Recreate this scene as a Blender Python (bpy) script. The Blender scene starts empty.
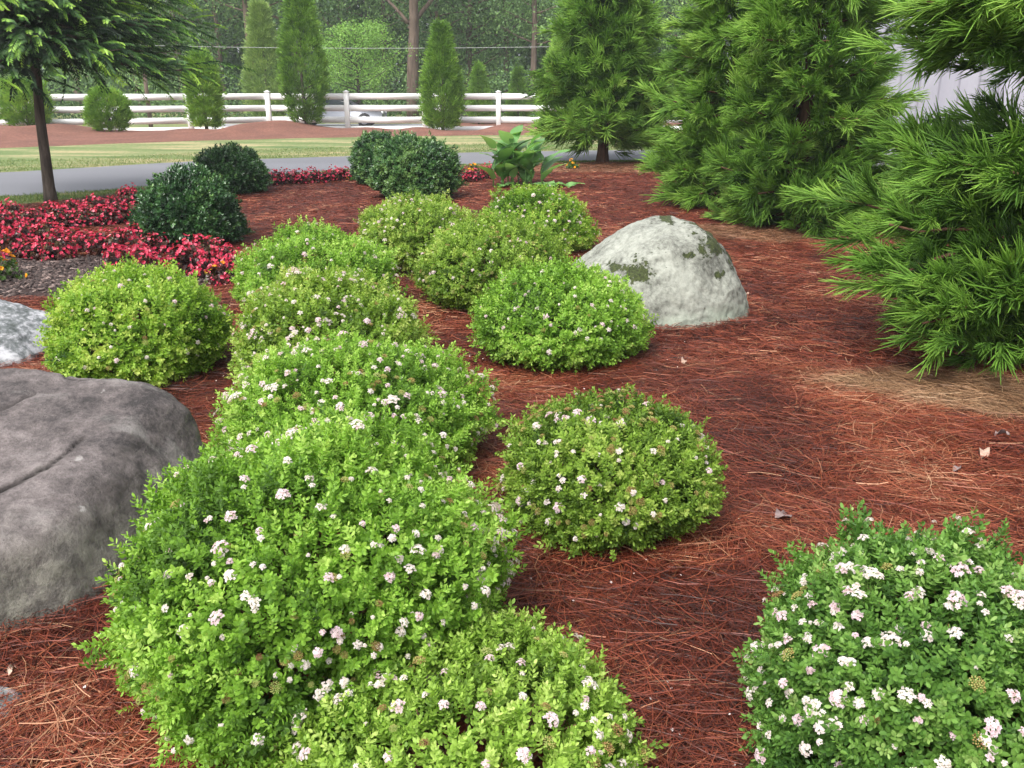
import bpy, math
import numpy as np
R = math.radians
sc = bpy.context.scene
COL = sc.collection

# ------------------------------------------------------------------ camera, world, sun, exposure
PITCH = R(18.7); FOC = 900.0; CAMH = 1.7
cam_d = bpy.data.cameras.new('camera'); cam = bpy.data.objects.new('camera', cam_d); COL.objects.link(cam)
cam.location = (0, 0, CAMH); cam.rotation_euler = (math.pi/2 - PITCH, 0, 0)
cam_d.sensor_width = 36; cam_d.lens = 36*FOC/1024; cam_d.clip_start = 0.05; cam_d.clip_end = 2000
sc.camera = cam
SUN_EL, SUN_AZ = R(54), R(212)      # azimuth clockwise from +Y
w = bpy.data.worlds.new('World'); sc.world = w; w.use_nodes = True
nt = w.node_tree; bg = nt.nodes['Background']
sky = nt.nodes.new('ShaderNodeTexSky'); sky.sky_type = 'NISHITA'; sky.sun_disc = False
sky.sun_elevation = SUN_EL; sky.sun_rotation = SUN_AZ; sky.air_density = 1.0; sky.dust_density = 4.0
hs = nt.nodes.new('ShaderNodeHueSaturation'); hs.inputs['Saturation'].default_value = 0.30
nt.links.new(sky.outputs[0], hs.inputs['Color']); nt.links.new(hs.outputs[0], bg.inputs[0])
bg.inputs[1].default_value = 0.15
sl = bpy.data.lights.new('sun', 'SUN'); sl.energy = 1.5; sl.angle = R(25); sl.color = (1.0, 0.97, 0.91)
so = bpy.data.objects.new('sun', sl); COL.objects.link(so)
so.rotation_euler = (math.pi/2 - SUN_EL, 0, math.pi - SUN_AZ)
so.location = (0, 0, 20)
sc.view_settings.view_transform = 'Standard'; sc.view_settings.look = 'None'
sc.view_settings.gamma = 1.0; sc.view_settings.use_curve_mapping = False
sc.view_settings.exposure = 1.13
sc.render.engine = 'CYCLES'
sc.cycles.use_denoising = True; sc.cycles.max_bounces = 8
sc.cycles.diffuse_bounces = 7; sc.cycles.transmission_bounces = 6; sc.cycles.glossy_bounces = 2

# ------------------------------------------------------------------ helpers
rng = np.random.default_rng(7)
cp, sp_ = math.cos(PITCH), math.sin(PITCH)
def ray(px, py):
    x = (px-512)/FOC; u = (384-py)/FOC
    return np.array([x, cp + sp_*u, -sp_ + cp*u])
def G(px, py, z=0.0):                       # the point of the level z that the photograph shows at a pixel
    d = ray(px, py); t = (z-CAMH)/d[2]; return np.array([d[0]*t, d[1]*t, z])
def at(px, py, Y):                          # the point at distance Y ahead
    d = ray(px, py); t = Y/d[1]; return np.array([d[0]*t, Y, CAMH+d[2]*t])
def project(P):
    x = P[:, 0]; y = P[:, 1]; z = P[:, 2]-CAMH
    f = y*cp - z*sp_; u = y*sp_ + z*cp
    return 512+FOC*x/f, 384-FOC*u/f

def _h(ix, iy, iz, s):
    n = (ix*374761393 + iy*668265263 + iz*2147483647 + s*1274126177).astype(np.int64) & 0xffffffff
    n = ((n ^ (n >> 13))*1274126177) & 0xffffffff
    n = ((n ^ (n >> 16))*2246822519) & 0xffffffff
    return ((n ^ (n >> 15)) & 0xffff)/65535.0
def vnoise(P, s=0):
    P = np.asarray(P, float); i = np.floor(P).astype(np.int64); f = P-i; f = f*f*(3-2*f)
    r = 0
    for a in (0, 1):
        for b in (0, 1):
            for c in (0, 1):
                wgt = (f[:, 0] if a else 1-f[:, 0])*(f[:, 1] if b else 1-f[:, 1])*(f[:, 2] if c else 1-f[:, 2])
                r = r + wgt*_h(i[:, 0]+a, i[:, 1]+b, i[:, 2]+c, s)
    return r
def fbm(P, s=0, o=4):
    r = 0; a = 0.5; P = np.asarray(P, float)
    for k in range(o):
        r = r + a*vnoise(P*(2.03**k)+17.3*k, s+k); a *= 0.5
    return r/(1-0.5**o)
def n2(x, y, sc_=1.0, s=0, o=3):
    return fbm(np.stack([np.ravel(x)*sc_, np.ravel(y)*sc_, np.full(np.size(x), 0.37)], 1), s, o)

def mesh_obj(name, V, F, mat=None, parent=None, tint=None, smooth=False, attrs=None):
    """V (n,3), F list/array of triangles or list of polygons -> ONE linked mesh object"""
    me = bpy.data.meshes.new(name)
    V = np.asarray(V, np.float32)
    if isinstance(F, np.ndarray):
        m, k = F.shape; flat = F.astype(np.int32).ravel(); starts = np.arange(m, dtype=np.int32)*k
    else:
        ln = np.array([len(f) for f in F], np.int32); m = len(F)
        flat = np.fromiter((i for f in F for i in f), np.int32); starts = np.concatenate([[0], np.cumsum(ln)[:-1]]).astype(np.int32)
    me.vertices.add(len(V)); me.vertices.foreach_set('co', V.ravel())
    me.loops.add(len(flat)); me.loops.foreach_set('vertex_index', flat)
    me.polygons.add(m); me.polygons.foreach_set('loop_start', starts)
    if smooth: me.polygons.foreach_set('use_smooth', np.ones(m, bool))
    me.update(calc_edges=True); me.validate()
    attrs = dict(attrs or {})
    if tint is not None: attrs['tint'] = tint
    for k_, a in attrs.items():
        at_ = me.attributes.new(k_, 'FLOAT', 'POINT'); at_.data.foreach_set('value', np.asarray(a, np.float32))
    if mat: me.materials.append(mat)
    o = bpy.data.objects.new(name, me); COL.objects.link(o)
    if parent: o.parent = parent
    return o
def tag(o, label=None, cat=None, group=None, kind=None):
    if label: o['label'] = label
    if cat: o['category'] = cat
    if group: o['group'] = group
    if kind: o['kind'] = kind
    return o
def thing(name, loc, label, cat, group=None, rz=0.0):
    o = bpy.data.objects.new(name, None); COL.objects.link(o); o.empty_display_size = .1
    o.location = tuple(float(v) for v in loc); o.rotation_euler = (0, 0, rz)
    return tag(o, label, cat, group)

class MB:                                    # collects pieces that end up in ONE mesh
    def __init__(s): s.v = []; s.f = []; s.t = []; s.n = 0
    def add(s, V, F, t=0.5):
        V = np.asarray(V, float); F = np.asarray(F); s.v.append(V); s.f.append(F+s.n); s.n += len(V)
        s.t.append(np.full(len(V), t, float) if np.isscalar(t) else np.asarray(t, float))
    def build(s, name, mat, parent=None, smooth=False):
        return mesh_obj(name, np.concatenate(s.v), np.concatenate(s.f), mat, parent, np.concatenate(s.t), smooth)
    def box(s, lo, hi, t=0.5, b=0.0):
        lo = np.array(lo, float); hi = np.array(hi, float)
        if b <= 0:
            c = np.array([[x, y, z] for x in (lo[0], hi[0]) for y in (lo[1], hi[1]) for z in (lo[2], hi[2])])
            q = [(0, 1, 3, 2), (4, 6, 7, 5), (0, 4, 5, 1), (2, 3, 7, 6), (0, 2, 6, 4), (1, 5, 7, 3)]
            s.add(c, np.array([(a, b_, c_) for a, b_, c_, d in q]+[(a, c_, d) for a, b_, c_, d in q]), t); return
        x0, y0, z0 = lo; x1, y1, z1 = hi      # chamfer the eight corners: stacked inset outlines
        def ring(ins, z): return [(x0+ins, y0, z), (x1-ins, y0, z), (x1, y0+ins, z), (x1, y1-ins, z), (x1-ins, y1, z), (x0+ins, y1, z), (x0, y1-ins, z), (x0, y0+ins, z)]
        def rin(z):
            X0, Y0, X1, Y1 = x0+b, y0+b, x1-b, y1-b
            return [(X0, Y0, z), (X1, Y0, z), (X1, Y0, z), (X1, Y1, z), (X1, Y1, z), (X0, Y1, z), (X0, Y1, z), (X0, Y0, z)]
        rs = [rin(z0), ring(b, z0+b), ring(b, z1-b), rin(z1)]
        V = np.array(sum(rs, [])); F = []
        for k in range(3):
            for i in range(8):
                j = (i+1) % 8; F += [(k*8+i, k*8+j, k*8+8+j), (k*8+i, k*8+8+j, k*8+8+i)]
        F += [(0, i+1, i) for i in range(1, 7)]+[(24, 24+i, 25+i) for i in range(1, 7)]
        s.add(V, np.array(F), t)
    def tube(s, P, r, n=8, t=0.5, cap=True, wob=0.0, seed=1):
        P = np.asarray(P, float); m = len(P); r = np.broadcast_to(np.asarray(r, float), (m,))
        T = np.gradient(P, axis=0); T /= np.linalg.norm(T, axis=1)[:, None]+1e-9
        ref = np.array([0, 0, 1.0]) if abs(T[0, 2]) < .8 else np.array([1.0, 0, 0])
        U = np.cross(T, ref); U /= np.linalg.norm(U, axis=1)[:, None]+1e-9; W = np.cross(T, U)
        a = np.arange(n)/n*2*np.pi
        rr = r[:, None]*np.ones(n)[None]
        if wob:
            q = np.random.default_rng(seed); rr = rr*(1+wob*(q.random((m, n))-.5))
        V = P[:, None]+rr[..., None]*(np.cos(a)[None, :, None]*U[:, None]+np.sin(a)[None, :, None]*W[:, None])
        F = []
        for i in range(m-1):
            for j in range(n):
                k = (j+1) % n; A, B, C_, D = i*n+j, i*n+k, (i+1)*n+k, (i+1)*n+j; F += [(A, B, C_), (A, C_, D)]
        if cap: F += [(0, i+1, i) for i in range(1, n-1)]+[((m-1)*n, (m-1)*n+i, (m-1)*n+i+1) for i in range(1, n-1)]
        s.add(V.reshape(-1, 3), np.array(F), t)

def frames(D, roll=None):                    # rotation matrices whose z axis is D
    D = D/(np.linalg.norm(D, axis=1)[:, None]+1e-9); n = len(D)
    ref = np.where(np.abs(D[:, 2:3]) < .9, np.array([[0, 0, 1.0]]), np.array([[1.0, 0, 0]]))
    X = np.cross(ref, D); X /= np.linalg.norm(X, axis=1)[:, None]+1e-9; Y = np.cross(D, X)
    if roll is not None:
        c, s_ = np.cos(roll)[:, None], np.sin(roll)[:, None]; X, Y = X*c+Y*s_, -X*s_+Y*c
    return np.stack([X, Y, D], 2)
def scatter(temps, O, D, S, tint, r, roll=None, anis=None):
    """temps: [(V,F,T)]; each position gets one of them -> verts, tris, tint"""
    n = len(O); roll = r.random(n)*2*np.pi if roll is None else roll
    M = frames(D, roll); S = np.broadcast_to(S, (n,)); which = r.integers(0, len(temps), n)
    vs, fs, ts = [], [], []; base = 0
    for k, (V, F, T) in enumerate(temps):
        idx = np.nonzero(which == k)[0]
        if not len(idx): continue
        A = np.einsum('nij,kj->nki', M[idx], V)*S[idx][:, None, None]+O[idx][:, None]
        vs.append(A.reshape(-1, 3)); fs.append((F[None]+(np.arange(len(idx))*len(V))[:, None, None]).reshape(-1, 3)+base)
        ts.append(np.clip(tint[idx][:, None]+T[None], 0, 1).ravel()); base += len(idx)*len(V)
    return np.concatenate(vs), np.concatenate(fs), np.concatenate(ts)

# leaf outlines (tip along +z of their own frame, face normal +y)
def leaf_vf(L, W, fold=.25, curl=.15, fine=True):
    if fine:
        V = np.array([(0, 0, 0), (-W*.42, fold*W*.4, L*.35), (-W*.40, fold*W*.4-curl*L*.2, L*.72), (0, -curl*L*.5, L), (W*.40, fold*W*.4-curl*L*.2, L*.72), (W*.42, fold*W*.4, L*.35)])
        return V, np.array([(0, 3, 1), (1, 3, 2), (0, 5, 3), (5, 4, 3)])
    V = np.array([(0, 0, 0), (-W*.5, fold*W*.4, L*.55), (0, -curl*L*.4, L), (W*.5, fold*W*.4, L*.55)])
    return V, np.array([(0, 2, 1), (0, 3, 2)])
def rosette(r, n=13, L=.02, W=.010, stem=.045, fine=True, open_=60, tip_open=22, jit=1.0):
    """a leafy shoot along +z: leaves spiral up a short stem and close to a star at its tip"""
    vs, fs, ts = [], [], []; b = 0
    for i in range(n):
        u = i/(n-1); ang = i*2.399+r.normal()*.25*jit
        tilt = R(open_+(tip_open-open_)*u**1.5+r.normal()*9*jit)
        l = L*(1.0-.35*u)*(.85+.3*r.random()); V, F = leaf_vf(l, W*(.85+.3*r.random())*(1-.25*u), fine=fine)
        roll = r.normal()*.35*jit
        c, s_ = math.cos(roll), math.sin(roll); V = V @ np.array([[c, s_, 0], [-s_, c, 0], [0, 0, 1]])
        V = V @ np.array([[1, 0, 0], [0, math.cos(tilt), math.sin(tilt)], [0, -math.sin(tilt), math.cos(tilt)]]).T
        V = V*np.array([1, -1, 1])
        c, s_ = math.cos(ang), math.sin(ang); V = V @ np.array([[c, -s_, 0], [s_, c, 0], [0, 0, 1]]).T
        V = V+np.array([0, 0, stem*u])
        vs.append(V); fs.append(F+b); b += len(V); ts.append(np.full(len(V), .16*u-.08+r.normal()*.05))
    return np.concatenate(vs), np.concatenate(fs), np.concatenate(ts)

# ------------------------------------------------------------------ materials
def newmat(name):
    m = bpy.data.materials.new(name); m.use_nodes = True; return m, m.node_tree, m.node_tree.nodes['Principled BSDF']
def ramp(nt_, stops, inp):
    cr = nt_.nodes.new('ShaderNodeValToRGB'); e = cr.color_ramp.elements
    while len(e) > 1: e.remove(e[-1])
    e[0].position = stops[0][0]; e[0].color = (*stops[0][1], 1)
    for p, c in stops[1:]:
        x = e.new(p); x.color = (*c, 1)
    nt_.links.new(inp, cr.inputs[0]); return cr.outputs[0]
def attr(nt_, name='tint'):
    a = nt_.nodes.new('ShaderNodeAttribute'); a.attribute_name = name; return a.outputs['Fac']
def noise(nt_, scale, detail=4, rough=.55, coord='Object', stretch=None, w_=None):
    tc = nt_.nodes.new('ShaderNodeTexCoord'); n_ = nt_.nodes.new('ShaderNodeTexNoise')
    n_.inputs['Scale'].default_value = scale; n_.inputs['Detail'].default_value = detail; n_.inputs['Roughness'].default_value = rough
    src = tc.outputs[coord]
    if stretch:
        mp = nt_.nodes.new('ShaderNodeMapping'); mp.inputs['Scale'].default_value = stretch[:3]
        if len(stretch) > 3: mp.inputs['Rotation'].default_value = (0, 0, stretch[3])
        nt_.links.new(src, mp.inputs[0]); src = mp.outputs[0]
    nt_.links.new(src, n_.inputs['Vector']); return n_.outputs['Fac']
def mix(nt_, fac, a, b, mode='MIX'):
    m = nt_.nodes.new('ShaderNodeMix'); m.data_type = 'RGBA'; m.blend_type = mode
    for s_, v in ((m.inputs[0], fac), (m.inputs[6], a), (m.inputs[7], b)):
        if isinstance(v, (int, float)): s_.default_value = v
        elif isinstance(v, tuple): s_.default_value = (*v, 1)
        else: nt_.links.new(v, s_)
    return m.outputs[2]
def mth(nt_, op, a, b=None, c=None):
    m = nt_.nodes.new('ShaderNodeMath'); m.operation = op
    for s_, v in zip(m.inputs, (a, b, c)):
        if v is None: continue
        if isinstance(v, (int, float)): s_.default_value = v
        else: nt_.links.new(v, s_)
    return m.outputs[0]
def bump(nt_, h, strength=.5, dist=.02):
    b = nt_.nodes.new('ShaderNodeBump'); b.inputs['Strength'].default_value = strength; b.inputs['Distance'].default_value = dist
    nt_.links.new(h, b.inputs['Height']); return b.outputs[0]
def leafmat(name, stops, rough=.5, trans=.35, spec=.4):
    m, t, b = newmat(name)
    col = ramp(t, stops, attr(t))
    t.links.new(col, b.inputs['Base Color']); b.inputs['Roughness'].default_value = rough
    b.inputs['Specular IOR Level'].default_value = spec
    tr = t.nodes.new('ShaderNodeBsdfTranslucent'); g = mix(t, 1.0, col, (1.0, 1.0, .55), 'MULTIPLY'); t.links.new(g, tr.inputs[0])
    ms = t.nodes.new('ShaderNodeMixShader'); ms.inputs[0].default_value = trans
    t.links.new(b.outputs[0], ms.inputs[1]); t.links.new(tr.outputs[0], ms.inputs[2])
    t.links.new(ms.outputs[0], t.nodes['Material Output'].inputs[0]); return m
def plain(name, stops, scale=8, rough=.7, spec=.4, bmp=0, bd=.01, detail=5, stretch=None, use_tint=False):
    m, t, b = newmat(name); n_ = noise(t, scale, detail, stretch=stretch)
    f = mth(t, 'ADD', mth(t, 'MULTIPLY', n_, .5), mth(t, 'MULTIPLY', attr(t), .5)) if use_tint else n_
    t.links.new(ramp(t, stops, f), b.inputs['Base Color'])
    b.inputs['Roughness'].default_value = rough; b.inputs['Specular IOR Level'].default_value = spec
    if bmp: t.links.new(bump(t, n_, bmp, bd), b.inputs['Normal'])
    return m

M = {}
M['bark'] = plain('bark', [(.3, (.03, .024, .020)), (.55, (.085, .068, .055)), (.75, (.17, .145, .12))], 14, .9, .2, .9, .02, stretch=(1, 1, .22))
M['red_bark'] = plain('red_bark', [(.3, (.04, .022, .014)), (.7, (.16, .085, .05))], 20, .9, .2, .9, .02, stretch=(1, 1, .2))
M['grey_bark'] = plain('grey_bark', [(.3, (.06, .042, .032)), (.7, (.18, .135, .105))], 6, .9, .2, .9, .03, stretch=(1, 1, .2))
M['twig'] = plain('twig', [(.3, (.07, .035, .02)), (.7, (.18, .10, .06))], 30, .8)
M['white_vinyl'] = plain('white_vinyl', [(.3, (.78, .78, .77)), (.7, (.86, .86, .85))], 2, .35, .5)

# ------------------------------------------------------------------ land outlines (metres)
def curve_px(pts): 
    q = np.array([G(*p)[:2] for p in pts]); return q[np.argsort(q[:, 0])]
edge_bed = np.vstack([[(-60, 12.0), (-20, 12.2)], curve_px([(0, 207), (60, 203), (150, 190), (270, 180), (350, 172), (450, 168), (560, 164), (640, 163)]), [(14, 20.5), (60, 24)]])
road_near = np.vstack([[(-80, 12.0), (-20, 13.0)], curve_px([(0, 197), (100, 191), (190, 184), (270, 177), (350, 170), (450, 166), (560, 162), (640, 161)]), [(14, 21.4), (80, 27)]])
road_far = np.vstack([[(-80, 15.5), (-25, 16.6)], curve_px([(0, 173), (100, 167), (200, 161), (300, 158), (400, 154.5), (500, 152), (600, 150.5)]), [(14, 24.4), (80, 31)]])
berm_near = np.vstack([[(-80, 22.0), (-30, 23)], curve_px([(0, 148.5), (100, 144.5), (200, 141), (300, 138.5), (400, 136.5), (530, 135), (600, 134.5)]), [(14, 30.2), (80, 34)]])
def ip(c, x): return np.interp(x, c[:, 0], c[:, 1])
_wb = G(664, 341); BANK = [(_wb[0], _wb[1]+.58, .80, .66, .05), (-2.02, 2.98, .78, .78, .035)]
def bed_h(x, y):
    x = np.asarray(x, float); y = np.asarray(y, float)
    d = np.clip((ip(edge_bed, x)-y)/.6, 0, 1); d = d*d*(3-2*d)
    h = (n2(x, y, 1.1, 3).reshape(x.shape)-.5)*.09+.05+(n2(x, y, 4.5, 9).reshape(x.shape)-.5)*.03
    for (bx, by, rx, ry, a_) in BANK:         # straw banked up against the stones
        q = np.sqrt(((x-bx)/rx)**2+((y-by)/ry)**2); h = h+a_*np.exp(-((q-1)/.16)**2)*(.5+n2(x, y, 5.0, 14).reshape(x.shape))
    return .006+d*np.maximum(h, .008)

def land(y): return -np.clip((np.asarray(y, float)-31.5)/3, 0, 1)*.14-np.clip((np.asarray(y, float)-38)/4, 0, 1)*.30
# ground: one grass sheet to the horizon
m, t, b = newmat('grass_ground')
n1 = noise(t, .35, 5, .6); n2_ = noise(t, 9, 6, .7); n3 = noise(t, 1.2, 4, .6, stretch=(.25, 1, 1))
f = mth(t, 'ADD', mth(t, 'MULTIPLY', n3, .6), mth(t, 'MULTIPLY', n2_, .4))
t.links.new(ramp(t, [(.34, (.07, .12, .03)), (.47, (.13, .18, .055)), (.54, (.25, .24, .11)), (.62, (.40, .31, .17))], f), b.inputs['Base Color'])
t.links.new(bump(t, n2_, .8, .03), b.inputs['Normal']); b.inputs['Roughness'].default_value = .9
V = []; F = []
gx = np.concatenate([[-600, -200, -90], np.linspace(-60, 60, 61), [90, 200, 600]]); gy = np.concatenate([[-300, -60, -20], np.linspace(-8, 120, 129), [200, 600]])
XX, YY = np.meshgrid(gx, gy); ZZ = land(YY)
def grid(XX, YY, ZZ):
    r_, c_ = XX.shape; i = (np.arange(r_-1)[:, None]*c_+np.arange(c_-1)[None]).ravel()
    F = np.stack([i, i+1, i+c_+1, i+c_], 1); return np.stack([XX.ravel(), YY.ravel(), ZZ.ravel()], 1), F
V, F = grid(XX, YY, ZZ); tag(mesh_obj('ground', V, F, m, smooth=True), 'grass ground around the garden bed and beyond the driveway', 'ground', kind='structure')

# asphalt driveway
m, t, b = newmat('asphalt'); n1 = noise(t, 60, 6, .8); n2_ = noise(t, .5, 3, .5, stretch=(.2, 1, 1))
f = mth(t, 'ADD', mth(t, 'MULTIPLY', n1, .4), mth(t, 'MULTIPLY', n2_, .6))
t.links.new(ramp(t, [(.3, (.115, .115, .13)), (.7, (.19, .19, .21))], f), b.inputs['Base Color']); b.inputs['Roughness'].default_value = .62
t.links.new(bump(t, n1, .4, .005), b.inputs['Normal'])
xs = np.linspace(-80, 80, 321); ts_ = np.linspace(0, 1, 9)
XX = np.tile(xs, (9, 1)); jn = (n2(xs, xs*0, 2.0, 5)-.5)*.12; jf = (n2(xs, xs*0+4, 2.0, 6)-.5)*.12
YY = (ip(road_near, xs)+jn)[None]*(1-ts_[:, None])+(ip(road_far, xs)+jf)[None]*ts_[:, None]
V, F = grid(XX, YY, .005+.05*np.sin(np.pi*ts_)[:, None]*np.ones_like(XX)); V[:, 2] = np.maximum(V[:, 2]-0.0, .005)
tag(mesh_obj('road', V, F, m, smooth=True), 'grey asphalt driveway curving behind the garden bed', 'road', kind='structure')

# mulch bed -- pine straw texture under the real needles
m, t, b = newmat('pine_straw_ground')
fa = noise(t, 45, 6, .8, stretch=(1, .4, 1, .5)); fb = noise(t, 30, 6, .8, stretch=(.7, 1, 1, .2)); fc = noise(t, 3.2, 4, .6)
ff = mth(t, 'MAXIMUM', fa, fb)
c1 = ramp(t, [(.44, (.022, .007, .006)), (.54, (.11, .026, .014)), (.64, (.22, .054, .029)), (.78, (.35, .12, .065))], ff)
c2 = ramp(t, [(.35, (.62, .55, .55)), (.65, (1.12, 1.0, 1.0))], fc)
c = mix(t, 1.0, c1, c2, 'MULTIPLY')
ctan = ramp(t, [(.42, (.06, .03, .018)), (.6, (.24, .14, .08)), (.78, (.4, .27, .16))], ff)
cdk = ramp(t, [(.35, (.018, .010, .009)), (.6, (.055, .034, .030)), (.8, (.14, .095, .085))], noise(t, 45, 5, .7))
c = mix(t, attr(t, 'tan'), c, ctan); c = mix(t, attr(t, 'dark'), c, cdk)
t.links.new(c, b.inputs['Base Color']); b.inputs['Roughness'].default_value = .85; b.inputs['Specular IOR Level'].default_value = .25
t.links.new(bump(t, ff, .9, .015), b.inputs['Normal'])
def zones(x, y):
    px, py = project(np.stack([x, y, x*0], 1)); w_ = (n2(x, y, 2.5, 21)-.5)
    c_ = G(60, 281)[:2]; dk = 1-np.clip((np.hypot((x-c_[0])/1.75, (y-c_[1])/1.0)+w_*.6-.85)/.15, 0, 1)
    c_ = G(975, 402)[:2]; tn = 1-np.clip((np.hypot((x-c_[0])/.95, (y-c_[1]-.35*(x-c_[0])*-1)/.42)+w_*1.2-.7)/.4, 0, 1)
    c_ = G(770, 238)[:2]; tn2 = .6*(1-np.clip((np.hypot((x-c_[0])/1.1, (y-c_[1])/.7)+w_*1.2-.7)/.4, 0, 1))
    c_ = G(850, 250)[:2]; 
    c_ = G(560, 170)[:2]; tn3 = .45*(1-np.clip((np.hypot((x-c_[0])/3.0, (y-c_[1])/1.2)+w_*1.2-.7)/.4, 0, 1))
    return np.clip(np.maximum(np.maximum(tn, tn2), tn3), 0, 1), dk
xs = np.concatenate([np.linspace(-60, -12, 50), np.linspace(-11.9, 11.9, 300), np.linspace(12, 60, 50)])
ts_ = np.concatenate([np.linspace(0, .3, 20), np.linspace(.305, 1, 220)])
YE = ip(edge_bed, xs)+(n2(xs, xs*0, 1.5, 8)-.5)*.3
XX = np.tile(xs, (len(ts_), 1)); YY = -8+(YE[None]+8)*ts_[:, None]
ZZ = bed_h(XX, YY); ZZ[-1] = .004; V, F = grid(XX, YY, ZZ)
tn, dk = zones(V[:, 0], V[:, 1])
tag(mesh_obj('mulch_bed', V, F, m, smooth=True, attrs={'tan': tn, 'dark': dk}), 'red brown pine straw garden bed', 'garden bed', kind='structure')
M_straw = m

# far mulch berm along the fence
m, t, b = newmat('far_mulch'); n1 = noise(t, 14, 6, .7); n2_ = noise(t, 1.0, 3)
f = mth(t, 'ADD', mth(t, 'MULTIPLY', n1, .7), mth(t, 'MULTIPLY', n2_, .3))
t.links.new(ramp(t, [(.35, (.085, .034, .025)), (.55, (.19, .078, .052)), (.7, (.32, .15, .11))], f), b.inputs['Base Color']); b.inputs['Roughness'].default_value = .9
t.links.new(bump(t, n1, .8, .03), b.inputs['Normal'])
def fence_y(x): return 34.6+.00*x-np.clip(-x-9, 0, 30)*.28
xs = np.linspace(-60, 40, 401); ts_ = np.linspace(0, 1, 41)
YN = ip(berm_near, xs)+(n2(xs, xs*0, .9, 31)-.5)*.5; YB = fence_y(xs)+1.5
XX = np.tile(xs, (41, 1)); YY = YN[None]*(1-ts_[:, None])+YB[None]*ts_[:, None]
def berm_h(x, y):
    x = np.asarray(x, float); y = np.asarray(y, float)
    k = np.clip((y-ip(berm_near, x))/(fence_y(x)+1.5-ip(berm_near, x)), 0, 1)
    return land(y)+.012+np.sin(np.pi*np.clip(k, 0, 1)**1.3)*(.05+.75*np.clip(n2(x, y*.3, .50, 33, 2).reshape(x.shape)-.38, 0, .5))
V, F = grid(XX, YY, berm_h(XX, YY)); e_ = np.tile(np.isin(np.arange(41), (0, 40))[:, None], (1, 401)).ravel(); V[e_, 2] -= .04
tag(mesh_obj('far_mulch_bed', V, F, m, smooth=True), 'low reddish mulch berm along the white fence', 'mulch berm', kind='structure')
# second mulch strip and grey lot beyond the fence
def strip(name, x0, x1, y0, y1, z, mat, label, cat):
    xs = np.linspace(x0, x1, 80); ts_ = np.linspace(0, 1, 6); XX = np.tile(xs, (6, 1))
    YY = (y0+(n2(xs, xs*0, .5, 41)-.5)*1.2)[None]*(1-ts_[:, None])+(y1+(n2(xs, xs*0+7, .5, 42)-.5)*1.2)[None]*ts_[:, None]
    zz = land(YY)+z
    V, F = grid(XX, YY, zz); return tag(mesh_obj(name, V, F, mat, smooth=True), label, cat, kind='structure')
strip('parking_lot', -14.5, -3.6, 40.5, 47.5, .012, plain('lot_asphalt', [(.3, (.26, .26, .28)), (.7, (.36, .36, .38))], 20, .7), 'grey parking area beyond the white fence', 'parking lot')
strip('woodland_mulch', -3.0, 9, 41.0, 50.0, .014, m, 'reddish mulch strip beyond the fence', 'mulch')

# ------------------------------------------------------------------ metal building
m, t, b = newmat('painted_metal'); n1 = noise(t, 3, 5, .6, stretch=(1, 1, .15))
t.links.new(ramp(t, [(.3, (.30, .30, .35)), (.7, (.39, .39, .44))], n1), b.inputs['Base Color']); b.inputs['Roughness'].default_value = .45
BX0, BX1, BY0, BY1, BZ = 4.55, 16.5, 13.9, 22.0, 4.6
bld = thing('metal_building', (BX0, BY0, 0), 'pale lilac grey ribbed metal building seen between the feathery conifers', 'building')
def ribbed(p0, p1, h, name, parent):
    p0 = np.array(p0, float); p1 = np.array(p1, float); L = np.linalg.norm(p1-p0); d = (p1-p0)/L; nrm = np.array([d[1], -d[0]])
    prof = []; s_ = 0
    while s_ < L-.3:
        prof += [(s_, 0), (s_+.19, 0), (s_+.21, .03), (s_+.25, .03), (s_+.27, 0)]; s_ += .29
    prof = np.array(prof+[(L, 0)]); q = p0[None]+prof[:, :1]*d[None]+prof[:, 1:]*nrm[None]
    V = np.concatenate([np.c_[q, np.zeros(len(q))], np.c_[q, np.full(len(q), h)]]); n_ = len(q)
    F = np.array([(i, i+1, n_+i+1, n_+i) for i in range(n_-1)]); return mesh_obj(name, V-np.array([BX0, BY0, 0]), F, m, parent)
ribbed((BX0, BY0), (BX1, BY0), BZ, 'wall', bld); ribbed((BX0, BY1), (BX0, BY0), BZ, 'wall', bld)
ribbed((BX1, BY0), (BX1, BY1), BZ, 'wall', bld); ribbed((BX1, BY1), (BX0, BY1), BZ, 'wall', bld)
mb = MB(); ym = (BY1-BY0)/2; w_ = BX1-BX0
V = np.array([(-.3, -.3, BZ-.05), (w_+.3, -.3, BZ-.05), (w_+.3, ym, BZ+1.5), (-.3, ym, BZ+1.5), (w_+.3, 2*ym+.3, BZ-.05), (-.3, 2*ym+.3, BZ-.05)])
V2 = V+np.array([0, 0, .08]); mb.add(np.concatenate([V, V2]), np.array([(0, 1, 2), (0, 2, 3), (3, 2, 4), (3, 4, 5), (6, 8, 7), (6, 9, 8), (9, 10, 8), (9, 11, 10), (0, 6, 7), (0, 7, 1), (5, 4, 10), (5, 10, 11), (0, 3, 9), (0, 9, 6), (3, 5, 11), (3, 11, 9), (1, 7, 8), (1, 8, 2), (2, 8, 10), (2, 10, 4)]))
mb.build('roof', M['white_vinyl'], bld)

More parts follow.
